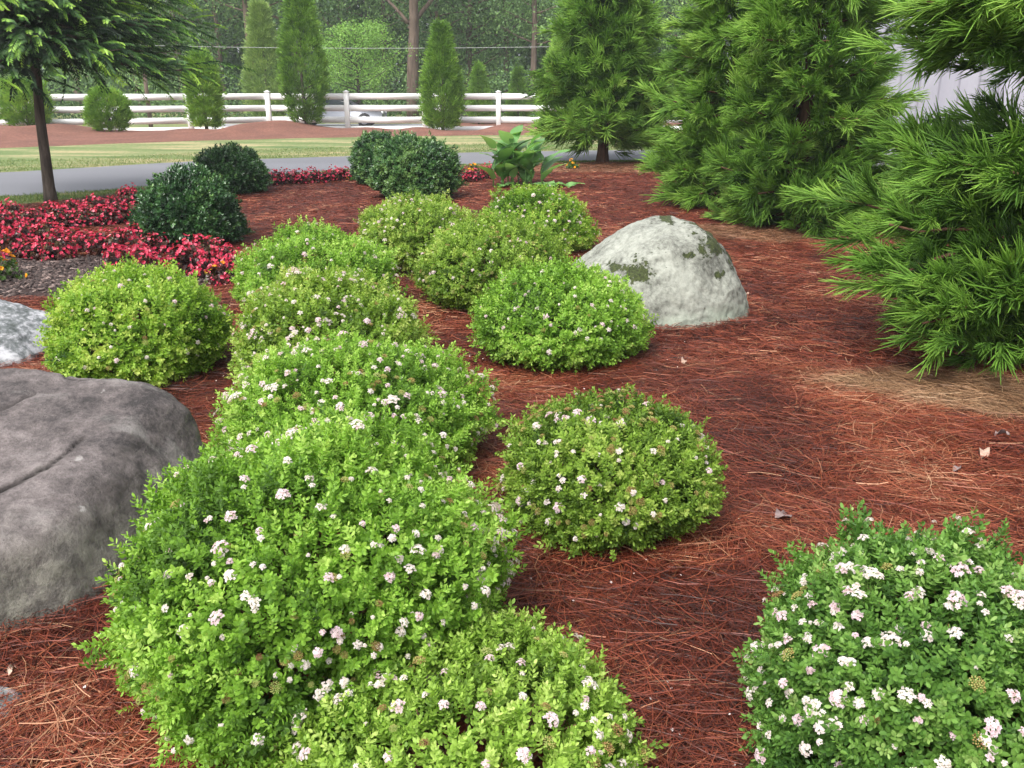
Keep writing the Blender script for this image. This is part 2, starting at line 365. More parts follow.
# ------------------------------------------------------------------ fence
fpx = np.array([-200, -122, -43, 36, 114, 191.5, 270, 348, 425, 498.5, 574, 650, 726, 802, 878])
fence = thing('rail_fence', (0, 34.6, 0), 'white four rail vinyl fence along the far mulch berm', 'fence')
posts = []
for px in fpx:
    X = (px-512)/FOC*35.3
    for _ in range(3): Y = float(fence_y(X)); X = (px-512)/FOC*(Y*cp+CAMH*sp_)
    posts.append((X, Y))
ZB = -.08
for i, (X, Y) in enumerate(posts):
    lean = .012*math.sin(i*7.3)
    mb = MB(); mb.box((X-.085, Y-.085, -.1), (X+.085, Y+.085, 1.34+ZB), b=.012)
    p = mb.build('post', M['white_vinyl'], fence); p.location = (0, -34.6, 0)
    mb = MB(); mb.box((X-.105, Y-.105, 1.341+ZB), (X+.105, Y+.105, 1.365+ZB)); 
    mb.add([(X-.09, Y-.09, 1.366+ZB), (X+.09, Y-.09, 1.366+ZB), (X+.09, Y+.09, 1.366+ZB), (X-.09, Y+.09, 1.366+ZB), (X, Y, 1.41+ZB)], np.array([(0, 1, 4), (1, 2, 4), (2, 3, 4), (3, 0, 4)]))
    c_ = mb.build('post_cap', M['white_vinyl'], p)
    if i+1 < len(posts):
        X2, Y2 = posts[i+1]
        for zc in (.04, .37, .78, 1.19):
            mb = MB(); d = .02; h_ = .108
            sag = .006*math.sin(i*3+zc*9)
            V = [(x, y+dy, zc+ZB+dz+s_) for (x, y, s_) in ((X+.086, Y, 0), ((X+X2)/2, (Y+Y2)/2, sag-.006), (X2-.086, Y2, 0)) for dy in (-d, d) for dz in (-h_, h_)]
            F = []
            for k in (0, 4):
                for a, b_ in ((0, 1), (1, 3), (3, 2), (2, 0)): F += [(k+a, k+b_, k+4+b_), (k+a, k+4+b_, k+4+a)]
            F += [(0, 2, 3), (0, 3, 1), (8, 9, 11), (8, 11, 10)]
            mb.add(V, np.array(F)); r_ = mb.build('rail', M['white_vinyl'], fence); r_.location = (0, -34.6, 0)

# ------------------------------------------------------------------ tree tools
def curvy(p0, p1, n=8, amp=.05, r=rng, sag=0):
    p0 = np.array(p0, float); p1 = np.array(p1, float); u = np.linspace(0, 1, n)[:, None]; P = p0+(p1-p0)*u
    L = np.linalg.norm(p1-p0); j = np.cumsum(r.normal(size=(n, 3)), 0)*amp*L/n; j -= j[0]; P = P+j*np.minimum(1, u*3); P[:, 2] += (sag*L*np.sin(np.pi*u*.5)**2)[:, 0]
    return P
def trunk_obj(root, H, r0, mat, lean=(0, 0), n=14, r=rng, amp=.05):
    mb = MB(); P = curvy((0, 0, -.15), (lean[0], lean[1], H), n, amp, r); rad = r0*(1-.85*np.linspace(0, 1, n)); rad[0] *= 1.5; rad[1] *= 1.1
    mb.tube(P, rad, 10, .5, wob=.12); mb.build('trunk', mat, root, True); return P
# foliage sprays -----------------------------------------------------
def plume_tuft(r, nsh=16, spread=52, needles=12, seg=4, wid=.020, droop=.35):
    """fan of finger-like needle covered shoots, unit length along +z"""
    vs, fs, ts = [], [], []; b = 0
    for i in range(nsh):
        q0 = (i+r.random())/nsh; th = R(spread)*(.35+.65*r.random())*(1.05-.6*q0); ph = i*2.4+r.normal()*.4; L = (.42+.30*r.random())*(1.1-.35*q0)
        d = np.array([math.sin(th)*math.cos(ph), math.sin(th)*math.sin(ph), math.cos(th)])
        o = np.array([.05*math.sin(3*q0), 0, .62*q0]); side = r.normal(size=3)*.12+d*np.array([-.25, -.25, 0])*L+np.array([.05, 0, 0])
        u = np.linspace(0, 1, seg+1)
        P = o+d*(L*u)[:, None]+side*(u**2)[:, None]+np.array([0, 0, .12])*(u**2)[:, None]
        rad = wid*np.array([.6]+[1.0]*(seg-1)+[.25])*(.8+.4*r.random())
        T = np.gradient(P, axis=0); T /= np.linalg.norm(T, axis=1)[:, None]; U = np.cross(T, [.3, .9, .2]); U /= np.linalg.norm(U, axis=1)[:, None]; W = np.cross(T, U)
        a = np.arange(3)*2*np.pi/3; V = (P[:, None]+rad[:, None, None]*(np.cos(a)[None, :, None]*U[:, None]+np.sin(a)[None, :, None]*W[:, None])).reshape(-1, 3)
        F = []
        for s_ in range(seg):
            for j in range(3):
                k = (j+1) % 3; A, B, C_, D = s_*3+j, s_*3+k, s_*3+3+k, s_*3+3+j; F += [(A, B, C_), (A, C_, D)]
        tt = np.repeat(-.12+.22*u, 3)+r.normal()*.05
        vs.append(V); fs.append(np.array(F)+b); ts.append(tt); b += len(V)
        for k in range(needles):
            q = .12+.88*(k+.5*r.random())/needles; x = q*seg; i0 = min(int(x), seg-1); p = P[i0]+(P[i0+1]-P[i0])*(x-i0); t_ = T[i0]
            a_ = k*2.4; nd = t_*1.2+(math.cos(a_)*U[i0]+math.sin(a_)*W[i0])*.62; nd /= np.linalg.norm(nd); ln = wid*(2.9-1.2*q)
            wv = np.cross(nd, t_); wv /= np.linalg.norm(wv)+1e-9
            vs.append(np.array([p-wv*wid*.35-t_*wid*.3, p+wv*wid*.35+t_*wid*.3, p+nd*ln])); fs.append(np.array([(0, 1, 2)])+b); b += 3
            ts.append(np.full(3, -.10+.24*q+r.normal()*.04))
    return np.concatenate(vs), np.concatenate(fs), np.concatenate(ts)
def puff_tuft(r, n=40, L=.16, W=.10, rad=1.0, flat=.6):
    D = r.normal(size=(n, 3)); D /= np.linalg.norm(D, axis=1)[:, None]; O = D*(r.random(n)**.45)[:, None]*rad*np.array([1, 1, flat])
    V0, F0 = leaf_vf(L, W, .3, .3, False); nd = D*.6+r.normal(size=(n, 3))*.6+np.array([0, 0, -.2]); Mx = frames(nd, r.random(n)*6.28)
    A = np.einsum('nij,kj->nki', Mx, V0)*(.7+.6*r.random(n))[:, None, None]+O[:, None]
    return A.reshape(-1, 3), (F0[None]+(np.arange(n)*len(V0))[:, None, None]).reshape(-1, 3), np.repeat(r.normal(size=n)*.07, len(V0))
def flame_tuft(r, n=26, spread=26, L=.34, W=.075):
    """thuja spray: narrow flat scale-leaf fingers rising together, unit length along +z"""
    vs, fs, ts = [], [], []; b = 0
    for i in range(n):
        th = R(spread)*math.sqrt(r.random())*1.3; ph = r.random()*2*np.pi
        d = np.array([[math.sin(th)*math.cos(ph), math.sin(th)*math.sin(ph), math.cos(th)]]); q = r.random()
        V0, F0 = leaf_vf(L*(.7+.6*r.random()), W, .2, .2, False); V = np.einsum('ij,kj->ki', frames(d, np.array([r.random()*6.28]))[0], V0)+d[0]*q*.8
        vs.append(V); fs.append(F0+b); b += len(V); ts.append(np.full(len(V), -.15+.3*q+r.normal()*.05))
    return np.concatenate(vs), np.concatenate(fs), np.concatenate(ts)
def frond(r, pairs=12, leaf=.15, wid=.052, droop=.5):
    """drooping pinnate spray, unit length along +z in its own frame (droops to -y)"""
    vs, fs, ts = [], [], []; b = 0
    for i in range(pairs):
        u = (i+.3)/pairs
        for s_ in (-1, 1):
            p = np.array([0, -droop*u*u*.5, u]); d = np.array([[s_*(.95-.35*u), -.45-.3*r.random(), .75]]); d /= np.linalg.norm(d)
            l = leaf*(1-.35*u)*(.8+.4*r.random())*1.4; V0, F0 = leaf_vf(l, wid, .15, .2, False)
            V = np.einsum('ij,kj->ki', frames(d, np.array([r.normal()*.3]))[0], V0)+p
            vs.append(V); fs.append(F0+b); b += len(V); ts.append(np.full(len(V), -.25+.5*u+r.normal()*.05))
    V = np.array([(-.006, 0, 0), (.006, 0, 0), (0, -droop*.5, 1.0)]); vs.append(V); fs.append(np.array([(0, 1, 2)])+b); ts.append(np.full(3, -.3))
    return np.concatenate(vs), np.concatenate(fs), np.concatenate(ts)

tr = np.random.default_rng(3)
PLUME = [plume_tuft(tr, 34, 52, 10, 4, .0165) for _ in range(6)]
PLUME_FINE = [plume_tuft(tr, 36, 52, 16, 4, .0155) for _ in range(8)]
PLUME_LO = [plume_tuft(tr, 26, 54, 5, 3, .020) for _ in range(4)]
PUFF = [puff_tuft(tr) for _ in range(3)]
FLAME = [flame_tuft(tr) for _ in range(4)]
FROND = [frond(tr) for _ in range(4)]

G_CED = [(0, (.028, .07, .012)), (.25, (.09, .21, .025)), (.5, (.20, .40, .05)), (.8, (.34, .56, .09)), (1, (.48, .66, .16))]
M['cedar'] = leafmat('cedar_foliage', G_CED, .55, .40)
M['canopy'] = leafmat('canopy_foliage', [(0, (.010, .026, .012)), (.35, (.03, .08, .024)), (.6, (.085, .20, .045)), (.8, (.20, .40, .05)), (1, (.36, .58, .08))], .5, .35)
M['thuja'] = leafmat('thuja_foliage', [(0, (.035, .085, .014)), (.4, (.12, .25, .03)), (.75, (.23, .42, .055)), (1, (.38, .56, .10))], .6, .3)
M['wood_leaf'] = leafmat('woodland_leaf', [(0, (.045, .09, .04)), (.4, (.12, .22, .08)), (.75, (.24, .40, .12)), (1, (.38, .56, .18))], .6, .3)
M['lime_leaf'] = leafmat('lime_leaf', [(0, (.07, .16, .03)), (.5, (.19, .37, .07)), (1, (.36, .58, .14))], .6, .35)
M['pine_leaf'] = leafmat('pine_leaf', [(0, (.07, .13, .04)), (.5, (.22, .34, .09)), (1, (.38, .50, .15))], .6, .3)

def cedar(name, loc, label, H, rad, z0, nl, temps, tuft, seed, lo=0, group='feathery green conifers', skip=None, dens=1.0, shape=.8, trunk_r=.09, extra=None, az_keep=None, drape=.0):
    r = np.random.default_rng(seed); root = thing(name, loc, label, 'tree', group)
    P = trunk_obj(root, H, trunk_r, M['red_bark'], (r.normal()*.05, r.normal()*.05), r=r)
    lb = MB(); O, D, S, T = [], [], [], []
    limbs = []
    for i in range(nl):
        u = (i+r.random())/nl; z = z0+(H-z0)*u**1.15; az = i*2.399+r.normal()*.3
        L = rad*(1-((z-z0)/(H-z0))**1.35*.92)*(.78+.34*r.random()); 
        if z-z0 < .25: L *= shape
        limbs.append((z, az, L, .25+.25*r.random()-.25*(1-u)))
    limbs += list(extra or [])
    for (z, az, L, rise) in limbs:
        if skip and skip(z, az, L): continue
        d = np.array([math.cos(az), math.sin(az), rise]); p0 = np.array([0, 0, z]); p1 = p0+d*L
        Q = curvy(p0, p1, 7, .12, r, -.10-drape); lb.tube(Q, np.linspace(.022, .006, 7)*(H/4)**.5, 5)
        k = max(4, int(L/tuft*8*dens))
        for j in range(k):
            u = .22+.78*(j+.5*r.random())/k if j else 1.0
            x = u*6; i0 = min(int(x), 5); p = Q[i0]+(Q[i0+1]-Q[i0])*(x-i0)
            side = r.normal(size=3)*np.array([1, 1, .55])*.20*L*(1.15-u*.6)
            a_, b_ = math.cos(az), math.sin(az)
            side = side-np.array([a_, b_, 0])*(side[0]*a_+side[1]*b_)*.5
            o = p+side; o[2] = max(o[2], .06)
            dd = np.array([a_, b_, .10])*(.7+.3*u)+side/(np.linalg.norm(side)+1e-6)*.65+r.normal(size=3)*.25+np.array([0, 0, .12-.3*drape])
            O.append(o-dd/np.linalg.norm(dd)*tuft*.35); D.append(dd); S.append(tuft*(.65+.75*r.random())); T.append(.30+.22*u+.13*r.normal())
    lb.build('limbs', M['red_bark'], root, True)
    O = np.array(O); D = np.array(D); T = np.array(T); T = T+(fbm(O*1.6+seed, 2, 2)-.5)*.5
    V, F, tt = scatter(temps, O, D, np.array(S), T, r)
    V[:, 2] = np.maximum(V[:, 2], .035)
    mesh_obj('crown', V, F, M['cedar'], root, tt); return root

def skip_gap(z, az, L):
    a = math.degrees(az) % 360
    return 1.31 < z < 1.86 and 118 < a < 236 and L > .3
a = G(1018, 378)
cedar('cedar_tree', (a[0]+.30, a[1]+.30, .03), 'large feathery conifer at the right edge, its lowest plumes touching the straw', 4.6, 1.14, .12, 128, PLUME_FINE, .215, 11, skip=skip_gap, extra=[(1.98, R(172), 1.05, .08), (2.06, R(186), 1.1, .06), (2.15, R(200), 1.0, .08), (1.92, R(196), .90, .08), (2.25, R(178), 1.0, .05), (.80, R(190), 1.30, -.02), (.66, R(204), 1.28, -.06)], dens=1.05, shape=.72, trunk_r=.10)
a = G(796, 231)
cedar('cedar_tree', (a[0], a[1], .03), 'tall dense conifer behind the pale boulder and in front of the metal building', 4.6, 1.02, .12, 118, PLUME, .26, 12, dens=.95, shape=.9)
a = G(722, 210)
cedar('cedar_tree', (a[0], a[1], .03), 'bushy bright green conifer between the pale boulder and the distant one by the driveway', 4.4, .95, .12, 112, PLUME, .26, 13, dens=.95, shape=.95)
a = G(602, 164)
cedar('cedar_tree', (a[0], a[1], 0), 'broad cone shaped conifer with a short bare trunk beside the driveway', 4.9, 1.40, .50, 125, PLUME_LO, .36, 14, dens=1.0, trunk_r=.12, shape=.75)

# ------------------------------------------------------------------ dark shade tree at the left
a = G(52, 205)
root = thing('canopy_tree', (a[0], a[1], 0), 'dark canopy tree with drooping lime tipped sprays at the upper left', 'tree'); r = np.random.default_rng(21)
mb = MB(); P = np.array([(0, 0, -.1), (.0, 0, .25), (.02, 0, .7), (.02, .02, 1.2), (.05, .05, 1.7), (.03, .1, 2.6), (.0, .1, 3.8), (0, .1, 5.2)])
mb.tube(P, [.11, .08, .07, .065, .062, .055, .04, .02], 10, .5, wob=.10); mb.build('trunk', M['bark'], root, True)
lb = MB(); O, D, S, T, RL = [], [], [], [], []
for i in range(84):
    z = 2.0+(i/84)*3.0; az = i*2.399; L = 2.4*(1-((z-1.55)/4.2)**1.6)*(.65+.4*r.random())
    Q = curvy((.03, .08, z), (.03+math.cos(az)*L, .08+math.sin(az)*L, z+.18*L), 8, .12, r, -.22); lb.tube(Q, np.linspace(.03, .006, 8), 5)
    for j in range(int(80*L/2.5)+8):
        u = .12+.88*r.random()**.8; x = u*7; i0 = min(int(x), 6); p = Q[i0]+(Q[i0+1]-Q[i0])*(x-i0)
        s_ = r.normal(size=3)*np.array([.28, .28, .10])*L*.42; o = p+s_
        dd = np.array([math.cos(az), math.sin(az), .02])*.8+s_*1.3+r.normal(size=3)*.15+np.array([0, 0, -.05])
        O.append(o); D.append(dd); S.append(.40*(.6+.7*r.random())); T.append(.17+.58*(u**4)+.16*r.normal())
lb.build('limbs', M['bark'], root, True)
# frond frames: droop direction points down
D = np.array(D); D /= np.linalg.norm(D, axis=1)[:, None]
V, F, tt = scatter(FROND, np.array(O), D, np.array(S), np.array(T), r, roll=r.normal(size=len(O))*.3)
mesh_obj('crown', V, F, M['canopy'], root, tt)

# ------------------------------------------------------------------ shrubs and small conifers along the fence
def thuja(name, px, y_px, Y, H, rad, label, cat, prof, seed, n=700, mat='thuja', ts=.34, up=1.0, t0=.45, z=None, group=None, stem=True):
    r = np.random.default_rng(seed); X = (px-512)/FOC*(Y*cp+CAMH*sp_)
    z = float(berm_h(np.array([X]), np.array([Y]))[0])-.02 if z is None else z
    root = thing(name, (X, Y, z), label, cat, group)
    u = r.random(n)**.9; az = r.random(n)*2*np.pi; rr = prof(u)*rad*(.55+.45*r.random(n)**.4)*(1+.22*(fbm(np.stack([np.cos(az)*1.5, np.sin(az)*1.5, u*4], 1)+seed, 1, 2)-.5)*2)
    O = np.stack([np.cos(az)*rr, np.sin(az)*rr, u*H*.93], 1)
    D = np.stack([np.cos(az), np.sin(az), np.full(n, .9*up+.2)], 1)+r.normal(size=(n, 3))*.25
    T = t0+.14*r.normal(size=n)+(fbm(O*1.5+seed, 4, 2)-.5)*.6
    V, F, tt = scatter(FLAME if mat != 'lime_leaf' else PUFF, O, D, ts*(.7+.6*r.random(n)), T, r); V[:, 2] = np.maximum(V[:, 2], .02)
    mb = MB(); mb.tube(curvy((0, 0, -.15), (0, 0, H*.8), 8, .03, r), np.linspace(.07, .015, 8), 7)
    for k in range(10):
        a_ = r.random()*6.28; mb.tube(curvy((0, 0, .1+.15*k*H/6), (math.cos(a_)*rad*.7, math.sin(a_)*rad*.7, .35+.16*k*H/6), 5, .05, r), np.linspace(.025, .006, 5), 4)
    mb.build('trunk', M['bark'], root, True); mesh_obj('crown' if cat == 'tree' else 'foliage', V, F, M[mat], root, tt); return root
cone = lambda u: np.clip(np.minimum((u+.16)*2.4, 1.0)*(1-u**1.15)*1.12, .015, 1)
ball = lambda u: np.sqrt(np.clip(1-(2*u-.9)**2/1.25, .03, 1))
loose = lambda u: np.clip(np.minimum((u+.15)*1.9, 1.0)*(1-u**1.1*.93)*1.1, .04, 1)
colm = lambda u: np.clip(np.minimum((u+.35)*2, 1.0)*(1-u**5*.8), .05, 1)
grp = 'young evergreens planted along the fence'
thuja('columnar_evergreen', 443, 125, 33.3, 3.65, .78, 'tall flame shaped arborvitae in front of the fence', 'shrub', cone, 31, 1300, group=grp, t0=.5)
thuja('columnar_evergreen', 307, 122, 33.3, 4.9, 1.02, 'tallest loose evergreen at the fence with upswept open branches', 'shrub', loose, 32, 1100, group=grp, t0=.42)
thuja('columnar_evergreen', 207, 125, 32.6, 2.6, .44, 'narrow bright evergreen column covering a fence post', 'shrub', colm, 33, 700, group=grp, t0=.62)
thuja('round_evergreen', 111, 131, 31.2, 1.3, .58, 'small round evergreen ball on the mulch, left of the narrow column', 'shrub', ball, 34, 560, group=grp, t0=.55, ts=.3)
thuja('round_evergreen', 30, 131, 31.5, 1.5, .70, 'leafy green shrub at the fence behind the dark tree trunk', 'shrub', ball, 35, 600, group=grp, t0=.6, ts=.3)
g2 = 'small conifers beyond the fence'
thuja('small_conifer', 479, 118, 47, 2.9, .55, 'small cone shaped conifer beyond the fence, right of the flame shaped arborvitae', 'tree', cone, 36, 500, z=-.44, group=g2, t0=.55)
thuja('small_conifer', 518, 118, 48, 2.7, .55, 'small dull green conifer beyond the fence near the broad cedar', 'tree', cone, 37, 500, z=-.44, group=g2, t0=.32)
thuja('pale_conifer', 268, 118, 44, 5.6, 1.15, 'tall pale olive conifer beyond the fence behind the loose evergreen', 'tree', loose, 38, 1200, mat='pine_leaf', z=-.44, ts=.42, t0=.5)
thuja('bright_conifer', 560, 118, 40, 3.7, .9, 'bright green conifer beyond the fence half hidden by the broad cedar', 'tree', loose, 39, 900, z=-.3, ts=.42, t0=.6)

# ------------------------------------------------------------------ leafy trees beyond the fence
def leafy(name, X, Y, H, label, mat, seed, crown_z=(1.0, 12), rad=3.0, nl=26, tr_r=.2, bark='grey_bark', ts=.7, t0=.45, npuff=7, group=None, fork=None, cat='tree', lean=(0, 0)):
    r = np.random.default_rng(seed); root = thing(name, (X, Y, -.44), label, cat, group)
    mb = MB(); n = 12; P = curvy((0, 0, -.2), (lean[0], lean[1], H), n, .04, r); mb.tube(P, tr_r*(1-.8*np.linspace(0, 1, n)**1.2), 9, .5, wob=.1)
    lb = MB(); O, T = [], []
    for i in range(nl):
        u = (i+r.random())/nl; z = crown_z[0]+(crown_z[1]-crown_z[0])*u; az = i*2.4+r.normal()*.3; L = rad*math.sqrt(max(.1, 1-(2*u-.8)**2/1.6))*(.7+.5*r.random())
        k = min(n-1, max(0, (z/H)*(n-1))); i0 = int(min(k, n-2)); p = P[i0]+(P[i0+1]-P[i0])*(k-i0)
        Q = curvy(p, p+np.array([math.cos(az)*L, math.sin(az)*L, .35*L]), 6, .15, r); lb.tube(Q, np.linspace(tr_r*.3, .012, 6), 5)
        for j in range(npuff):
            q = Q[min(5, 2+int(r.random()*4))]+r.normal(size=3)*np.array([.3, .3, .22])*L*.45; O.append(q); T.append(t0+.16*r.normal())
    for f_ in (fork or []): lb.tube(curvy(f_[0], f_[1], 8, .08, r), np.linspace(f_[2], f_[2]*.4, 8), 7)
    mb.build('trunk', M[bark], root, True); lb.build('limbs', M[bark], root, True)
    O = np.array(O); D = r.normal(size=O.shape)*.3+np.array([0, 0, 1]); O[:, 2] = np.maximum(O[:, 2], .3)
    V, F, tt = scatter(PUFF, O, D, ts*(.7+.6*r.random(len(O))), np.array(T), r); V[:, 2] = np.maximum(V[:, 2], .05)
    mesh_obj('crown', V, F, M[mat], root, tt); return root
def Xat(px, Y): return (px-512)/FOC*(Y*cp+CAMH*sp_)
leafy('lime_tree', Xat(360, 45), 45, 4.6, 'light lime green spreading tree beyond the fence, left of the forked trunk', 'lime_leaf', 51, (1.6, 4.3), 2.1, 34, .09, ts=.5, t0=.5, npuff=9, bark='bark')
leafy('forked_tree', Xat(412, 52), 52, 13, 'bare trunked tree with a side limb forking right beyond the fence', 'wood_leaf', 52, (6, 12.5), 3.6, 24, .36, ts=.9, t0=.4, fork=[((0, 0, 4.7), (2.6, .3, 8.0), .14), ((0, 0, 5.0), (-2.0, .3, 7.0), .11)], lean=(.5, 0))
leafy('thin_tree', Xat(533, 55), 55, 13, 'thin trunked woodland tree right of the small conifers', 'wood_leaf', 53, (3.8, 12.5), 3.0, 26, .20, ts=.9, t0=.55)
leafy('thin_tree', Xat(254, 54), 54, 13, 'thin pale trunked tree behind the pale olive conifer', 'wood_leaf', 54, (5.5, 12.5), 3.2, 26, .22, ts=.9, t0=.4)
wr = np.random.default_rng(60)
pxs = [-330, -240, -160, -90, -30, 30, 80, 140, 185, 225, 300, 345, 385, 440, 470, 505, 560, 600, 640, 690, 760, 840, 930, 1040]
descr = ['far left', 'left']
base0 = None; protos = []
for k in range(4):
    protos.append(None)
for i, px in enumerate(pxs):
    Y = 57+wr.random()*9; X = Xat(px, Y); k = i % 4
    if protos[k] is None:
        protos[k] = leafy('woodland_tree', X, Y, 14, 'dark leafy woodland tree standing in the far wood beyond the fence', 'wood_leaf', 70+k, ((1.5, 3.0, 2.0, 4.5)[k], 13.5), 3.4, 34, (.22, .16, .28, .2)[k], ts=1.0, t0=(.45, .3, .38, .55)[k], npuff=7, group='dark trees of the far wood')
    else:
        s_ = protos[k]; c = s_.copy(); COL.objects.link(c); c.location = (X, Y, -.44); c.rotation_euler = (0, 0, wr.random()*6.28); c.scale = [.85+.3*wr.random()]*3
        for ch in s_.children:
            d = ch.copy(); COL.objects.link(d); d.parent = c
# the wood behind: one mass
r = np.random.default_rng(61); n = 9000
O = np.stack([r.uniform(-66, 66, n), 67+10*r.random(n), 12*r.random(n)**1.2-.4], 1); O[:, 1] -= 3*np.clip(2-O[:, 2], 0, 2)*r.random(n)
V, F, tt = scatter([puff_tuft(r, 34, .30, .2) for _ in range(3)], O, r.normal(size=(n, 3))+np.array([0, 0, 1.5]), 1.25*(.7+.6*r.random(n)), .26+.15*r.normal(size=n)+(fbm(O*.22, 5, 3)-.5)*1.5, r)
tag(mesh_obj('woodland', V, F, M['wood_leaf'], tint=tt), 'dense dark far wood closing the view beyond the fence', 'wood', kind='stuff')
# underbrush just beyond the lot
n = 1500; O = np.stack([r.uniform(-45, 30, n), r.uniform(51, 57, n), 2.6*r.random(n)**1.3-.4], 1)
V, F, tt = scatter([puff_tuft(r, 34, .2, .13) for _ in range(3)], O, r.normal(size=(n, 3))+np.array([0, 0, 1.5]), .8*(.7+.6*r.random(n)), .42+.2*r.normal(size=n)+(fbm(O*.25, 6, 2)-.5)*.6, r)
tag(mesh_obj('underbrush', V, F, M['wood_leaf'], tint=tt), 'low mixed underbrush at the foot of the far wood', 'underbrush', kind='stuff')

# utility cable between two poles
pl = []
for px, lab in ((150, 'weathered wooden utility pole beyond the fence behind the dark canopy'), (612, 'weathered wooden utility pole beyond the fence behind the broad cedar')):
    X = Xat(px, 43); u_ = thing('utility_pole', (X, 43, -.44), lab, 'utility pole', 'utility poles beyond the fence')
    mb = MB(); mb.tube([(0, 0, -.2), (0, 0, 1.5), (.01, 0, 3.5)], [.10, .09, .08], 10); mb.build('pole', M['grey_bark'], u_, True)
    mb = MB(); mb.tube([(0, 0, 3.5), (0, 0, 3.56), (0, 0, 3.64)], [.03, .04, .02], 8); mb.build('insulator', M['white_vinyl'], u_, True); pl.append(X)
u = np.linspace(0, 1, 30); mb = MB(); mb.tube(np.stack([pl[0]+(pl[1]-pl[0])*u, 43+0*u, 3.14-.12*4*u*(1-u)], 1), .010, 5)
cb = mb.build('utility_cable', plain('cable', [(.3, (.3, .3, .3)), (.7, (.4, .4, .4))], 5), smooth=True); tag(cb, 'thin pale cable strung across the wood beyond the fence', 'cable')

# ------------------------------------------------------------------ parked car beyond the fence
paint, t, b = newmat('silver_paint'); b.inputs['Base Color'].default_value = (.24, .25, .28, 1); b.inputs['Metallic'].default_value = .3; b.inputs['Roughness'].default_value = .3
glass, t, b = newmat('car_glass'); b.inputs['Base Color'].default_value = (.02, .025, .03, 1); b.inputs['Roughness'].default_value = .08
tyre, t, b = newmat('tyre_rubber'); b.inputs['Base Color'].default_value = (.015, .015, .015, 1); b.inputs['Roughness'].default_value = .8
rim, t, b = newmat('rim_metal'); b.inputs['Base Color'].default_value = (.4, .4, .42, 1); b.inputs['Metallic'].default_value = .8
CY = 44.5; cx = Xat(338, CY)
car = thing('parked_car', (cx, CY, -.42), 'silver car parked beyond the white fence, glimpsed between its rails', 'car')
prof = np.array([(-2.2, .35), (-2.25, .62), (-2.12, .88), (-1.75, .98), (-1.15, 1.30), (-.55, 1.43), (.1, 1.42), (.75, 1.20), (1.15, .98), (1.9, .84), (2.2, .66), (2.22, .38), (1.8, .28), (-1.8, .28)])
wd = lambda z: .86 if z < 1.0 else .86-.28*((z-1.0)/.43)
V = []; 
for s_ in (-1, 1):
    for (x, z) in prof: V.append((x, s_*wd(z), z))
n = len(prof); F = [tuple(range(n)), tuple(range(2*n-1, n-1, -1))]+[(i, (i+1) % n, n+(i+1) % n, n+i) for i in range(n)]
mesh_obj('body', V, F, paint, car)
for s_ in (-1, 1):
    for quad in ([(-1.5, 1.0), (-1.1, 1.27), (-.6, 1.37), (-.5, 1.0)], [(-.42, 1.0), (-.5, 1.37), (.05, 1.37), (.62, 1.19), (.9, 1.0)]):
        q = [(x, s_*(wd(z)+.006), z) for x, z in quad]; q2 = [(x, s_*(wd(z)-.02), z) for x, z in quad]; k = len(q)
        mesh_obj('window', q+q2, [tuple(range(k)), tuple(range(2*k-1, k-1, -1))]+[(i, (i+1) % k, k+(i+1) % k, k+i) for i in range(k)], glass, car)
    for x in (-1.4, 1.38):
        mb = MB(); mb.tube([(x, s_*.68, .32), (x, s_*.90, .32)], [.32, .32], 20); wo = mb.build('wheel', tyre, car)
        mb = MB(); mb.tube([(x, s_*.85, .32), (x, s_*.915, .32)], [.2, .19], 14); mb.build('rim', rim, wo)
mb = MB(); mb.box((2.17, -.75, .60), (2.235, -.45, .72)); mb.build('headlight', M['white_vinyl'], car); mb = MB(); mb.box((2.17, .45, .60), (2.235, .75, .72)); mb.build('headlight', M['white_vinyl'], car)
mb = MB(); mb.add([(.80, -.70, 1.20), (.80, .70, 1.20), (1.18, .78, .99), (1.18, -.78, .99)], np.array([(0, 2, 1), (0, 3, 2)])); mb.build('windscreen', glass, car)

